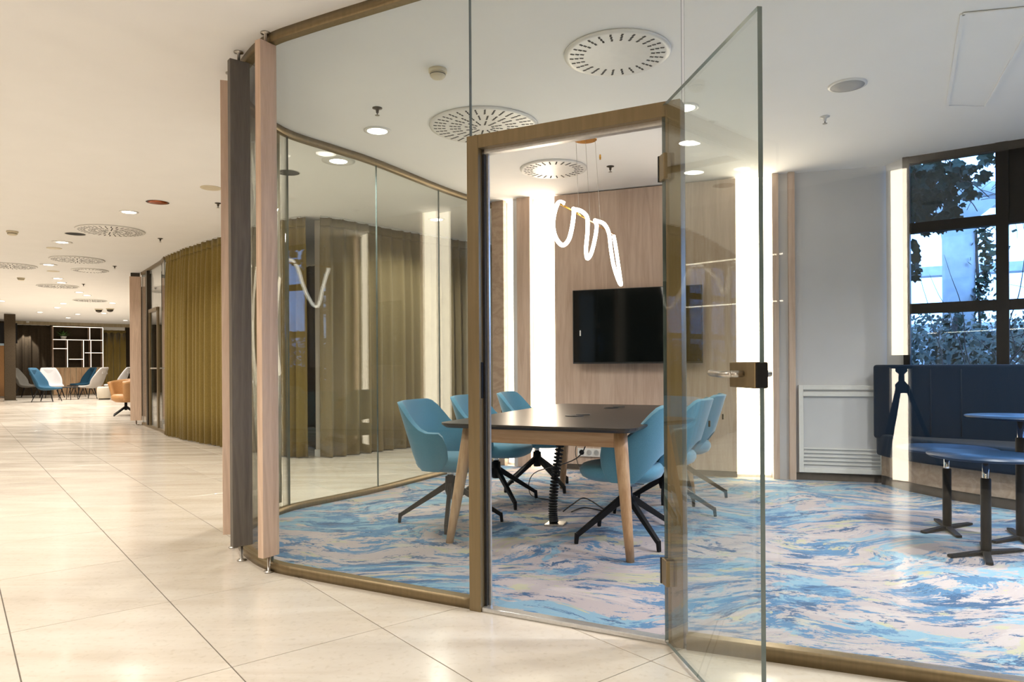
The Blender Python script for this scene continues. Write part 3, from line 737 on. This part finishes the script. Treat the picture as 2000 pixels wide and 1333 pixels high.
for x, y in ((2.98, 3.58), (2.6, 2.75), (4.5, 2.7), (4.6, 4.0), (6.2, 1.6)):
    downlight((x, y), 'meeting room downlight above the top edge of the picture', GR, power=1.8, col=(1, .97, .95))
GO = 'added lobby downlights, unseen'
for x, y in ((-1.9, 1.5), (-3.2, 2.9), (-3.0, .3), (-.94, -.91), (2.9, .3), (-4.6, 5.2), (-6.6, 7.4), (-5.6, 4.1), (-8.4, 8.9), (5.0, -.9), (-7.6, 5.6), (-9.5, 9.2), (-11.5, 12.5), (-14.5, 16.5), (-.9, 8.6)):  # unseen lamps, some added to brighten the dim middle of the lobby ceiling
    downlight((x, y), 'unseen lobby ceiling downlight added to light the lobby', GO, power=1.25)

def smoke(px, py, label, k=1.0):
    t = thing('smoke_detector', label, 'detector', at(px, py, CEIL))
    MB().lathe([(.055 * k, 0), (.055 * k, -.018), (.050 * k, -.022)], n=28).build('base', 'cream_plastic', t)
    MB().lathe([(.046 * k, -.022), (.046 * k, -.040), (.034 * k, -.052), (.014 * k, -.055)], n=28).build('sensor_cap', 'cream_plastic', t)
    MB().lathe([(.047 * k, -.030), (.047 * k, -.034)], n=28).build('sensor_slit', 'slot', t)
smoke(855, 136, 'cream smoke detector on the ceiling inside the meeting room')
smoke(24, 452, 'cream smoke detector near the left picture edge', 1.2)
smoke(41, 543, 'smaller looking cream smoke detector farther along the left lobby ceiling', 1.2)
def sprinkler(px, py, label, mat='bronze_dark'):
    t = thing('sprinkler', label, 'sprinkler', at(px, py, CEIL))
    MB().lathe([(.034, 0), (.034, -.004), (.012, -.012), (.009, -.035)], n=20).build('escutcheon', mat, t)
    MB().lathe([(.004, -.033), (.004, -.047), (.016, -.049), (.016, -.052)], n=14).build('deflector', 'steel', t)
sprinkler(737, 211, 'ceiling sprinkler above the meeting room downlight')
sprinkler(1192, 325, 'ceiling sprinkler right of the pendant wires')
sprinkler(1611, 228, 'pale ceiling sprinkler below the round speaker', 'white_plastic')
sprinkler(313, 466, 'ceiling sprinkler left of the olive curtain top')
sprinkler(224, 520, 'ceiling sprinkler nearest the tan fin')
sprinkler(163, 555, 'small ceiling sprinkler far down the lobby')
sprinkler(426, 397, 'ceiling sprinkler just left of the pinkish oak fin')
def hole(px, py, r, mat, label):
    t = thing('ceiling_opening', label, 'opening', at(px, py, CEIL))
    MB().lathe([(r, -.001), (r, -.004), (r - .006, -.004), (r - .006, -.001)], n=32, cap=False).build('rim', 'white_plastic', t)
    MB().lathe([(r - .006, -.001), (r - .006, -.0025)], n=32).build('inside_shade', 'slot', t)  # flat dark disc under the ceiling paints the shade inside the opening
    if mat: MB().lathe([(r * .85, -.003), (r * .55, -.010), (r * .2, -.012)], n=24).build('reflector', mat, t)
hole(308, 395, .12, 'copper', 'open round ceiling hole with a copper red reflector')
hole(147, 457, .125, None, 'empty black round hole in the lobby ceiling')
hole(562, 337, .11, None, 'dark round ceiling hole seen behind the olive brown fin')
def cover(px, py, r, label):
    t = thing('ceiling_cover', label, 'cover', at(px, py, CEIL))
    MB().lathe([(r, 0), (r, -.004), (r - .006, -.007)], n=32).build('plate', 'cream_plastic', t)
    MB().lathe([(r * .7, -.006), (r * .7, -.009)], n=32).build('centre_plate', 'cream_plastic', t)
cover(412, 367, .10, 'plain beige round cover on the ceiling beside the pinkish fin')
cover(106, 485, .10, 'beige round ceiling cover below the first lobby downlights')
cover(104, 530, .10, 'beige round ceiling cover between two far diffusers')
for (x, y), lab in (((215, 603), 'dark dome camera on the far lobby ceiling, right one of two'), ((193, 604), 'dark dome camera on the far lobby ceiling, left one of two')):
    t = thing('dome_camera', lab, 'camera', at(x, y, CEIL)); MB().lathe([(.11, 0), (.11, -.03)], n=20).build('mount', 'cream_plastic', t)
    MB().lathe([(.09, -.03), (.085, -.07), (.05, -.10), (.01, -.11)], n=20).build('dome', 'bronze_dark', t)
t = thing('ceiling_speaker', 'round grey mesh speaker set in the meeting room ceiling', 'speaker', at(1655, 166, CEIL))
MB().lathe([(.115, 0), (.115, -.006), (.10, -.009)], n=36, cap=False).build('rim', 'white_plastic', t)
MB().lathe([(.102, -.003), (.10, -.008), (.05, -.010)], n=36).build('grille', 'speaker', t)
ha = [at(x, y, CEIL) for x, y in ((1850, 205), (1925, 207), (2035, 10), (1880, 25))]
t = thing('ceiling_hatch', 'shallow rectangular white panel in the ceiling at the upper right', 'panel', (ha[0] + ha[2]) / 2)
hc = (ha[0] + ha[2]) / 2; hv = [h - hc for h in ha]
MB().prism([(p.x, p.y) for p in hv][::-1], -.004, 0).build('panel', 'ceiling', t)
for a, b in zip(hv, hv[1:] + hv[:1]): MB().beam((a.x, a.y, -.008), (b.x, b.y, -.008), .02, .006).build('frame_bar', 'ceiling', t)

# ------------------------------------------------------------------ curtains and second pod
def curtain(path, label, mat, z0=.012, z1=2.835, wave=.155, amp=.055, seed=1, header=.10, group=None):
    rnd = random.Random(seed); P = resample(path, .016); n = len(P)
    ph = 0; offs = []
    w_ = wave
    for i in range(n):
        ph += .016 / w_ * 2 * math.pi
        if ph > 2 * math.pi: ph -= 2 * math.pi; w_ = wave * rnd.uniform(.7, 1.35); 
        offs.append((math.sin(ph) + .25 * math.sin(2 * ph + 1)) * (.75 + .5 * math.sin(i * .07 + seed) ** 2))
    rows = [(z0, 1.0), (.5, 1.0), (1.2, .95), (1.9, .85), (2.5, .6), (z1 - header - .04, .42), (z1 - header, .28), (z1 - header + .01, .36), (z1, .30)]
    nr = []
    for i in range(n):
        d = (P[min(i + 1, n - 1)] - P[max(i - 1, 0)]).normalized(); nr.append(Vector((-d.y, d.x, 0)))
    ctr = P[n // 2]; t = thing('curtain', label, 'curtain', (ctr.x, ctr.y, 0), 0, group)
    def sheet(rs, fine):
        vs = []
        for z, k in rs:
            for i in range(n):
                o = offs[i] * amp * k + (math.sin(i * .016 / .035 * 2 * math.pi) * .008 if fine else 0)
                q = P[i] + nr[i] * o - ctr; vs.append((q.x, q.y, z))
        fs = [(a * n + i, a * n + i + 1, (a + 1) * n + i + 1, (a + 1) * n + i) for a in range(len(rs) - 1) for i in range(n - 1)]
        return MB().add(vs, fs, 0, True)
    sheet(rows[:7], False).build('drape', mat, t, solid=.004)
    sheet(rows[6:], True).build('gathered_header', mat, t, solid=.006)
    MB().ribbon([p - ctr for p in P[::6]], z1 - .003, CEIL, .03).build('curtain_track', 'white_plastic', t)
C_A = smooth_path([(-5.50, 11.32), (-4.75, 10.45), (-3.96, 9.65), (-3.3, 9.0), (-2.75, 8.55), (-2.42, 8.36)], 8)
curtain(C_A, 'long olive green curtain around the second pod, left of the fins', 'curtain', seed=3)
C_B = smooth_path([(-2.24, 8.36), (-2.02, 8.52), (-1.77, 8.85), (-1.36, 9.35), (-.62, 10.1), (.6, 11.2)], 8)
curtain(C_B, 'taupe olive curtain seen through the glass behind the meeting room', 'curtain_grey', seed=5)
t = thing('corner_post', 'pale beige post in the gap between the two curtains', 'post', (-2.30, 8.62, 0))
MB().box((0, 0, 1.42), (.13, .13, 2.84)).build('post_body', 'cream_wall', t, bevel=.004)
MB().box((0, 0, .04), (.15, .15, .08)).build('post_base', 'white_plastic', t)
# glass front of the second pod
G2 = smooth_path([(-5.55, 11.40), (-5.80, 11.80), (-6.35, 12.55), (-6.90, 13.30)], 5)
g2 = thing('glass_partition', 'distant glass partition with a dark door frame left of the olive curtain', 'partition', (0, 0, 0))
for a, b in ((0, 5), (5, 10), (10, 15)): pane([G2[a], G2[b]], .045, CEIL - .04, g2)
MB().ribbon(G2, 0, .05, .045).build('bottom_rail', 'bronze', g2); MB().ribbon(G2, CEIL - .05, CEIL, .045).build('top_rail', 'bronze', g2)
for (x, y), zt in (((-5.98, 12.06), 2.10), ((-6.42, 12.66), 2.10)):
    MB().box((x, y, zt / 2), (.06, .09, zt), R(38)).build('door_post', 'bronze', g2)
MB().beam((-5.98, 12.06, 2.07), (-6.42, 12.66, 2.07), .08, .06).build('door_header', 'bronze', g2)
MB().tube([(-5.95, 12.12, 1.06), (-6.10, 12.05, 1.06), (-6.16, 12.14, 1.06)], .012, 8).build('door_handle', 'steel', g2)
MB().box((-6.5, 12.72, CEIL / 2), (.05, .10, CEIL - .1), R(38)).build('tall_post', 'bronze_dark', g2)
def farfin(x, y, a, wd, dp, mat, lab):
    t = thing('wood_fin', lab, 'fin', (x, y, 0), a); MB().box((0, 0, 1.43), (wd, dp, 2.70)).build('fin_board', mat, t, bevel=.002)
    MB().lathe([(.05, 0), (.05, .006), (.012, .01), (.012, .1)], n=10).build('floor_pin', 'steel', t)
    MB().box((0, 0, 2.81), (wd * .8, dp * .9, .07)).build('head_block', 'bronze_dark', t)
farfin(-7.06, 13.36, R(20), .19, .06, 'oak_fin', 'tan oak fin in front of the distant glass partition')
farfin(-6.86, 13.48, R(20), .14, .06, 'dark_fin', 'dark bronze fin right behind the tan fin')
curtain(smooth_path([(-8.2, 15.6), (-6.5, 14.8), (-4.6, 13.4), (-3.2, 12.2)], 6), 'dark curtain inside the second pod behind the distant glass', 'curtain_dark', seed=9)

# ------------------------------------------------------------------ far lounge
FL, FR_ = Vector((-19.6, 26.4, 0)), Vector((-15.2, 30.6, 0)); fd = (FR_ - FL).normalized(); fn = Vector((fd.y, -fd.x, 0)); FA = math.atan2(fd.y, fd.x)
def onfar(s, n=0, z=0): return FL + fd * s + fn * n + Vector((0, 0, z))
# where sight lines meet the far line
def spx(x):
    k = (x - 1000) / FPX; return (k * FL.y - FL.x) / (fd.x - k * fd.y)
struct(MB().ribbon([onfar(-2.5, -.35), onfar(9, -.35)], 0, CEIL, .1).build('wall_lounge', 'curtain_dark'))
curtain([onfar(spx(22), 0), onfar(spx(100), 0)], 'dark brown curtain at the back of the far lounge lit by one spot', 'curtain_dark', seed=11, wave=.22, amp=.06, z1=2.72)
curtain([onfar(spx(199), 0), onfar(spx(246), 0)], 'olive curtain at the right of the far lit shelf', 'curtain', seed=12, wave=.22, amp=.06, z1=2.6)
s0, s1 = spx(101), spx(198); sw = s1 - s0
sh = thing('shelf_unit', 'backlit wooden shelf unit on a panelled base in the far lounge', 'shelf', onfar((s0 + s1) / 2, .1), FA)
MB().box((0, 0, .54), (sw, .36, 1.08)).build('base_cabinet', 'olive_fin', sh)
for k in range(9): MB().box((-sw / 2 + sw * (k + .5) / 9, -.185, .54), (sw / 9 - .02, .02, 1.04)).build('base_panel', 'oak_leg', sh)
MB().box((0, .16, 1.88), (sw, .03, 1.6)).build('back_panel', 'curtain_dark', sh)
def shb(x0, x1, z0, z1, led=True):
    xa, xb = -sw / 2 + x0 * sw, -sw / 2 + x1 * sw; a, b = 1.08 + z0 * 1.6, 1.08 + z1 * 1.6
    MB().box(((xa + xb) / 2, 0, (a + b) / 2), (max(abs(xb - xa), .03), .30, max(abs(b - a), .03))).build('shelf_board', 'oak', sh)
    if led: MB().box(((xa + xb) / 2, -.155, (a + b) / 2), (max(abs(xb - xa), .018), .01, max(abs(b - a), .018))).build('light_strip', 'led_soft', sh)
shb(0, 1, 1, 1); shb(1, 1, 0, 1); shb(0, 1, .68, .68); shb(0, .28, .46, .46); shb(.28, .28, 0, .68); shb(.31, .6, .20, .20); shb(.6, .6, 0, .68); shb(.63, 1, .36, .36); shb(.75, .75, 0, .68); shb(.73, .73, .68, 1); shb(0, 0, 0, 1, False)
t = thing('potted_plant', 'small bushy green plant on the far lit shelf', 'plant', onfar(s0 + sw * .22, .12, 2.19))
MB().lathe([(.08, 0), (.11, .12), (.10, .12)], n=14).build('pot', 'white_plastic', t)
for k in range(26):
    a, e, l = random.uniform(0, 6.28), random.uniform(.1, 1.2), random.uniform(.18, .34)
    d = Vector((math.cos(a) * math.cos(e), math.sin(a) * math.cos(e), math.sin(e))) * l; sdv = d.cross(Vector((0, 0, 1))).normalized() * .035
    c = Vector((0, 0, .12)); m = MB().add([c, c + d * .5 + sdv, c + d, c + d * .5 - sdv], [(0, 1, 2, 3)]); m.build('leaf', 'plant', t, solid=.003)
# rail / valance above the lounge
struct(MB().ribbon([onfar(spx(24), .25), onfar(spx(252), .25)], 2.72, 2.85, .04).build('trim_lounge_valance', 'olive_fin'))
sl = bpy.data.lights.new('spot', 'SPOT'); sl.energy = 160; sl.spot_size = R(46); sl.color = (1, .95, .88); sl.shadow_soft_size = .03
t = thing('spotlight', 'small ceiling spotlight washing the dark far curtain', 'spotlight', onfar(spx(50), .45, CEIL))
MB().lathe([(.05, 0), (.05, -.06), (.04, -.07)], n=16).build('housing', 'white_plastic', t)
so_ = bpy.data.objects.new('bulb', sl); COL.objects.link(so_); so_.parent = t; so_.location = (0, 0, -.09)
so_.rotation_euler = (Vector((0, 0, -1)) * .9 + Vector((-fn.x, -fn.y, 0)) * .35).to_track_quat('-Z', 'Y').to_euler()
# free-standing partition and left portal
p0 = at(20, 784)
t = thing('partition_panel', 'tall narrow dark brown free-standing panel left of the far lounge', 'panel', (p0.x, p0.y, 0), R(40))
MB().box((0, 0, 1.42), (.30, .10, 2.80)).build('panel_board', 'curtain_dark', t, bevel=.004); MB().box((0, 0, .015), (.36, .16, .03)).build('floor_plate', 'steel', t)
p0 = at(4, 779)
t = thing('doorway', 'pale blue framed doorway with wood panel at the far left edge', 'doorway', (p0.x - .75, p0.y + 1.0, 0), R(36))
MB().box((0, .1, 2.35), (1.0, .06, .75)).build('dark_transom', 'black', t)
MB().box((0, .1, .98), (.8, .04, 1.9)).build('wood_panel', 'orange', t)
MB().box((.40, .05, .98), (.07, .10, 1.96)).build('jamb', 'blue_frame', t); MB().box((0, .05, 1.93), (.8, .10, .08)).build('head', 'blue_frame', t)

def lounge(px, py, rz, mat, label, hi=1.08, k=1.0):
    p = at(px, py); t = thing('lounge_chair', label, 'armchair', (p.x, p.y, 0), rz, 'lounge chairs in the far seating area')
    prof = [(.42, .42), (.30, .41), (.10, .385), (-.08, .38), (-.20, .45), (-.27, .60), (-.33, .80), (-.38, .98), (-.41, hi)]
    wid = [.26, .31, .34, .355, .36, .36, .33, .28, .24]; wing = [.0, .015, .05, .10, .13, .14, .11, .07, .03]
    m = MB(); n = 11; vs = []
    for (y, z), wd, wg in zip(prof, wid, wing):
        for j in range(n):
            q = -1 + 2 * j / (n - 1); back = max(0, (z - .40) / .6)
            vs.append((q * wd * k, (y + wg * q * q * (1.3 if back > 0 else .3)) * k, (z + (1 - back) * wg * q * q * 1.0) * k))
    fs = [(i * n + j, i * n + j + 1, (i + 1) * n + j + 1, (i + 1) * n + j) for i in range(len(prof) - 1) for j in range(n - 1)]
    m.add(vs, fs, 0, True); m.build('shell', mat, t, solid=.07, sub=1)
    MB().box((0, -.345 * k, .93 * k), (.34 * k, .07, .20 * k)).build('head_cushion', mat, t, bevel=.03, bseg=3)
    for sx in (-1, 1):
        for y, ye in ((.25, .36), (-.12, -.26)):
            MB().beam((sx * .22 * k, y * k, .36 * k), (sx * .30 * k, ye * k, 0), .032, .032, .02, .02).build('leg', 'black', t)
    return t
lounge(50, 777, face((.9, .2)), 'lounge_dark', 'dark grey lounge chair with its back to the dark curtain, leftmost in the far lounge')
lounge(88, 785, face((.93, .15)), 'lounge_blue', 'petrol blue high-backed lounge chair at the left of the far lounge')
lounge(101, 777, face((.75, -.65)), 'lounge_white', 'pale grey high-backed lounge chair beside the petrol blue one')
lounge(164, 772, face((-.55, -.8)), 'lounge_blue', 'dark blue lounge chair behind the light grey one in the far lounge')
lounge(184, 779, face((-.95, -.05)), 'lounge_grey', 'warm grey high-backed lounge chair facing left in the far lounge')
lounge(230, 774, face((-.9, -.3)), 'lounge_white', 'pale lounge chair at the right of the far lounge behind the stool')
p = at(204, 781); t = thing('stool', 'round beige upholstered stool in the far lounge', 'stool', (p.x, p.y, 0))
MB().lathe([(.17, 0), (.17, .05)], n=24).build('base_ring', 'dark_fin', t); MB().lathe([(.20, .05), (.22, .10), (.22, .38), (.19, .43)], n=28).build('cushion', 'stool', t)
for (x, y), lab in (((134, 781), 'small black coffee table between the blue and grey lounge chairs'), ((150, 776), 'small black coffee table farther back in the lounge')):
    p = at(x, y); t = thing('coffee_table', lab, 'table', (p.x, p.y, 0)); MB().lathe([(.30, .40), (.31, .41), (.30, .425)], n=28).build('table_top', 'black', t)
    for k in range(4): a = R(45 + 90 * k); MB().beam((.18 * math.cos(a), .18 * math.sin(a), .40), (.28 * math.cos(a), .28 * math.sin(a), 0), .022, .022, .015, .015).build('leg', 'black', t)
# tan tub chair
p = at(246, 812); tc = thing('tub_chair', 'tan leather tub swivel chair with black star base beside the tan fin', 'armchair', (p.x, p.y, 0), face((-.6, -.8)))
m = MB(); NU, NV = 24, 8
def tp_(u, v):
    th = R(125) * u; z = .34 + (.40 + .08 * math.cos(u * 1.4)) * v; rx = .27 + .13 * v; c, s_ = math.cos(th), math.sin(th)
    return (s_ * rx, -c * rx * .95, z)
vs = [tp_(-1 + 2 * i / NU, j / NV) for i in range(NU + 1) for j in range(NV + 1)]
m.add(vs, [(i * (NV + 1) + j, (i + 1) * (NV + 1) + j, (i + 1) * (NV + 1) + j + 1, i * (NV + 1) + j + 1) for i in range(NU) for j in range(NV)], 0, True)
m.build('shell', 'orange', tc, solid=.08)
MB().lathe([(.20, .30), (.29, .36), (.29, .44), (.24, .48)], n=28).build('seat', 'orange', tc)
MB().lathe([(.03, .12), (.03, .32)], n=12).build('column', 'black', tc)
for k in range(4): a = R(20 + 90 * k); MB().beam((0, 0, .20), (.33 * math.cos(a), .33 * math.sin(a), .015), .04, .04, .025, .025).build('leg', 'black', tc)

# ------------------------------------------------------------------ things behind the viewpoint that the glass mirrors
ls = thing('wall_shelf', 'long wall shelves with glowing light strips, mirrored in the glass right of the door', 'shelf', (-2.35, -2.0, 0))
MB().box((0, .012, 1.3), (3.0, .02, 2.3)).build('back_panel', 'olive_fin', ls)
for z in (2.16, 1.70):
    b_ = MB().box((0, .17, z), (2.9, .30, .03)).build('shelf_board', 'oak', ls); MB().box((0, .315, z - .004), (2.88, .01, .014)).build('light_strip', 'led_hot', b_)
MB().box((0, .25, .45), (2.9, .45, .88)).build('base_cabinet', 'oak', ls)
lc = thing('light_column', 'tall vertical light strip mirrored in the glass left of the window', 'wall light', (.05, -1.98, 0))
MB().box((0, 0, CEIL / 2), (.18, .04, CEIL - .01)).build('channel', 'white_plastic', lc); MB().box((0, .025, CEIL / 2), (.13, .012, CEIL - .02)).build('light_strip', 'led_hot', lc)
tr = thing('camera_tripod', 'black camera on a tripod mirrored in the right glass pane', 'tripod', (.45, -.62, 0), R(20))
for k in range(3):
    a = R(90 + 120 * k); MB().tube([(0.03 * math.cos(a), .03 * math.sin(a), .92), (.20 * math.cos(a), .20 * math.sin(a), .45), (.36 * math.cos(a), .36 * math.sin(a), 0)], .017, 8, r2=.011).build('leg', 'black', tr)
MB().lathe([(.035, .86), (.045, .92), (.02, .95), (.02, 1.0), (.04, 1.02), (.04, 1.04)], n=14).build('tripod_head', 'black', tr)
cb = MB().box((0, 0, 1.09), (.14, .07, .10)).build('camera_body', 'black', tr, bevel=.01)
MB().lathe([(.035, 0), (.04, .09)], n=18).build('lens', 'black', cb, (0, .03, 1.09)).rotation_euler = (R(-90), 0, 0)

# ------------------------------------------------------------------ outside the window
def out(t, n, z): return W0 + WD * t + WN * n + Vector((0, 0, z))
gpts = [out(-3, .08, 0), out(9, .08, 0), out(14, 22, 0), out(-9, 22, 0)]
struct(MB().prism([(p.x, p.y) for p in gpts], -.3, -.02).build('ground_outside', 'soil'))
iv = thing('ivy_vine', 'dark ivy hanging outside the upper left window panes', 'ivy', out(0, .35, 0), WANG)
rv = random.Random(4)
leafm = []
for q in range(3):
    pts = [(0, 0), (.28, -.05), (.5, .22), (.33, .40), (.42, .68), (.16, .66), (0, 1.0), (-.16, .66), (-.42, .68), (-.33, .40), (-.5, .22), (-.28, -.05)]
    vs = [(x, y - .3, .12 * abs(x) + rv.uniform(-.04, .04)) for x, y in pts] + [(0, .1, -.03)]
    m = MB().add(vs, [(12, i, (i + 1) % 12) for i in range(12)]); o = m.build('leaf', 'ivy', iv, solid=.02); o.hide_render = False; leafm.append(o)
spots = []
while len(spots) < 285:
    x = abs(rv.gauss(0, .30)) - .03; z = CEIL + .05 - abs(rv.gauss(0, .33)) - .12 * rv.random()
    lim = 2.20 if x < .3 else 2.32
    if x > .72 or z < lim - .1 * rv.random() or (x + (CEIL - z) * .62 > .72): continue
    spots.append((x, rv.uniform(-.12, .12), z))
for k in range(14): spots.append((rv.uniform(-.02, .07), rv.uniform(-.1, .1), rv.uniform(1.85, 2.2)))
for k, (x, y, z) in enumerate(spots):
    o = leafm[k] if k < 3 else leafm[k % 3].copy()
    if k >= 3: COL.objects.link(o); o.parent = iv
    sz = rv.uniform(.06, .125); o.scale = (sz, sz, sz); o.location = (x, y, z)
    o.rotation_euler = (R(90) + rv.uniform(-.7, .7), rv.uniform(-.6, .6), R(rv.uniform(-50, 50))); 
    o.rotation_euler.rotate_axis('Z', R(180 + rv.uniform(-70, 70)))
for k in range(12):
    x = rv.uniform(0, .3); pts = [(x, rv.uniform(-.1, .1), CEIL + .1)]
    for j in range(5): pts.append((pts[-1][0] + rv.uniform(-.02, .14), rv.uniform(-.1, .1), pts[-1][2] - rv.uniform(.03, .16)))
    MB().tube(smooth_path(pts, 4), .004, 5).build('stem', 'twig', iv)
tw = thing('bare_shrub', 'thin bare branches criss-crossing outside the window panes', 'shrub', out(.1, .9, 0), WANG)
for k in range(26):
    x = rv.uniform(.1, 1.8); p = Vector((x, rv.uniform(-.2, .3), rv.uniform(.4, 1.4))); pts = [p]; a = R(rv.choice([35, 55, 70, 110, 130, 80]) + rv.uniform(-10, 10))
    for j in range(6):
        a += rv.uniform(-.25, .25); pts.append(pts[-1] + Vector((math.cos(a) * .22, rv.uniform(-.05, .05), math.sin(a) * .22)))
    MB().tube(smooth_path([tuple(q) for q in pts], 3), rv.uniform(.004, .009), 5, r2=.0015).build('branch', 'twig', tw)
for k in range(30):
    x = rv.uniform(.25, .9); p = Vector((x, rv.uniform(-.2, .3), rv.uniform(2.3, 2.8))); pts = [p]; a = rv.uniform(-.6, .6)
    for j in range(4):
        a += rv.uniform(-.7, .7); pts.append(pts[-1] + Vector((math.cos(a) * .1, rv.uniform(-.03, .03), math.sin(a) * .1)))
    MB().tube(smooth_path([tuple(q) for q in pts], 3), .003, 4, r2=.001).build('twig', 'twig', tw)
def sight(px, py, dist):                                  # point on a sight line at a chosen depth
    u, v = px - 1000.0, HORIZON - py; u, v = u + v * ROLL, v - u * ROLL
    return Vector((u / FPX * dist, dist, EYE + v / FPX * dist))
c0 = sight(1872, 500, 10.5)
t = thing('concrete_column', 'round pale concrete column standing outside the window', 'column', (c0.x, c0.y, 0))
MB().lathe([(.21, 0), (.21, 2.9), (.26, 3.2), (.5, 3.4)], n=28).build('shaft', 'concrete', t); MB().lathe([(.5, 3.4), (.6, 3.6)], n=28).build('capital', 'concrete', t)
# ivy on the column
ic = thing('climbing_ivy', 'ivy climbing the right side of the outdoor column', 'ivy', (c0.x + .22, c0.y - .1, 0)); mm = MB()
for k in range(900):
    z = rv.uniform(.2, 3.1); a = rv.uniform(0, 6.28); r_ = abs(rv.gauss(0, .13)); c = Vector((r_ * math.cos(a) + .10 * math.sin(z * 3), r_ * math.sin(a) - .05, z)); s_ = rv.uniform(.03, .06)
    q = Vector((rv.uniform(-1, 1), rv.uniform(-1, 1), rv.uniform(-1, 1))).normalized(); q2 = q.orthogonal().normalized(); mm.add([c - q * s_, c + q2 * s_, c + q * s_, c - q2 * s_], [(0, 1, 2, 3)])
tag(mm.build('leaves', 'ivy', ic), kind='stuff'); MB().tube([(0, 0, 0), (.03, 0, 1.5), (-.03, 0, 3.0)], .02, 6).build('stem', 'twig', ic)
bl = sight(1800, 520, 17.0)
t = thing('outside_building', 'pale building facade with horizontal beams beyond the garden', 'building', (bl.x + 2.5, bl.y - .5, 0), WANG + R(8))
MB().box((0, .4, .9), (16, .3, 1.8)).build('facade', 'beam_paint', t)
for z in (1.9, 3.3, 4.9): MB().box((0, 0, z), (16, .5, .22)).build('facade_beam', 'concrete', t)
for x in (-7.5, -4, 3, 7.5): MB().box((x, .1, 2.5), (.3, .3, 5.0)).build('facade_post', 'beam_paint', t)
for k in range(9):
    MB().box((-6 + k * 1.5, .2, .9), (1.2, .1, .9)).build('window_pane', 'lounge_white', t)
bs = thing('garden_shrubs', 'tangled blue green shrubs filling the lowest window panes outside', 'shrub', out(1, 2.2, 0), WANG); mm = MB()
for k in range(26000):
    x = rv.uniform(-1.5, 6); y = rv.uniform(-.6, 2.2); z = rv.uniform(0, 1) ** .7 * (1.50 + .12 * math.sin(x * 2.3) + .14 * y)
    s_ = rv.uniform(.02, .055); c = Vector((x, y, z)); q = Vector((rv.uniform(-1, 1), rv.uniform(-1, 1), rv.uniform(-1, 1))).normalized(); q2 = q.orthogonal().normalized()
    mm.add([c - q * s_, c + q2 * s_ * .6, c + q * s_, c - q2 * s_ * .6], [(0, 1, 2, 3)])
tag(mm.build('leaves', 'bush', bs), kind='stuff')
for k in range(40):
    x = rv.uniform(-1.4, 5); pts = [Vector((x, rv.uniform(-.5, 1), 0))]
    for j in range(5): pts.append(pts[-1] + Vector((rv.uniform(-.15, .15), rv.uniform(-.05, .05), rv.uniform(.2, .4))))
    MB().tube([tuple(q) for q in pts], .012, 5, r2=.003).build('stem', 'twig', bs)
c1 = sight(1862, 640, 8.6)
t = thing('ivy_tree', 'slender ivy covered trunk outside the lowest window pane', 'tree', (c1.x, c1.y, 0)); MB().tube([(0, 0, 0), (.03, 0, .8), (-.02, 0, 1.3), (.03, 0, 1.62)], .05, 8, r2=.03).build('trunk', 'twig', t); mm = MB()
for k in range(260):
    z = rv.uniform(.2, 1.72); a = rv.uniform(0, 6.28); c = Vector((.08 * math.cos(a), .08 * math.sin(a), z)); s_ = rv.uniform(.03, .05); q = Vector((rv.uniform(-1, 1), rv.uniform(-1, 1), rv.uniform(-1, 1))).normalized(); q2 = q.orthogonal().normalized()
    mm.add([c - q * s_, c + q2 * s_, c + q * s_, c - q2 * s_], [(0, 1, 2, 3)])
tag(mm.build('leaves', 'ivy', t), kind='stuff')
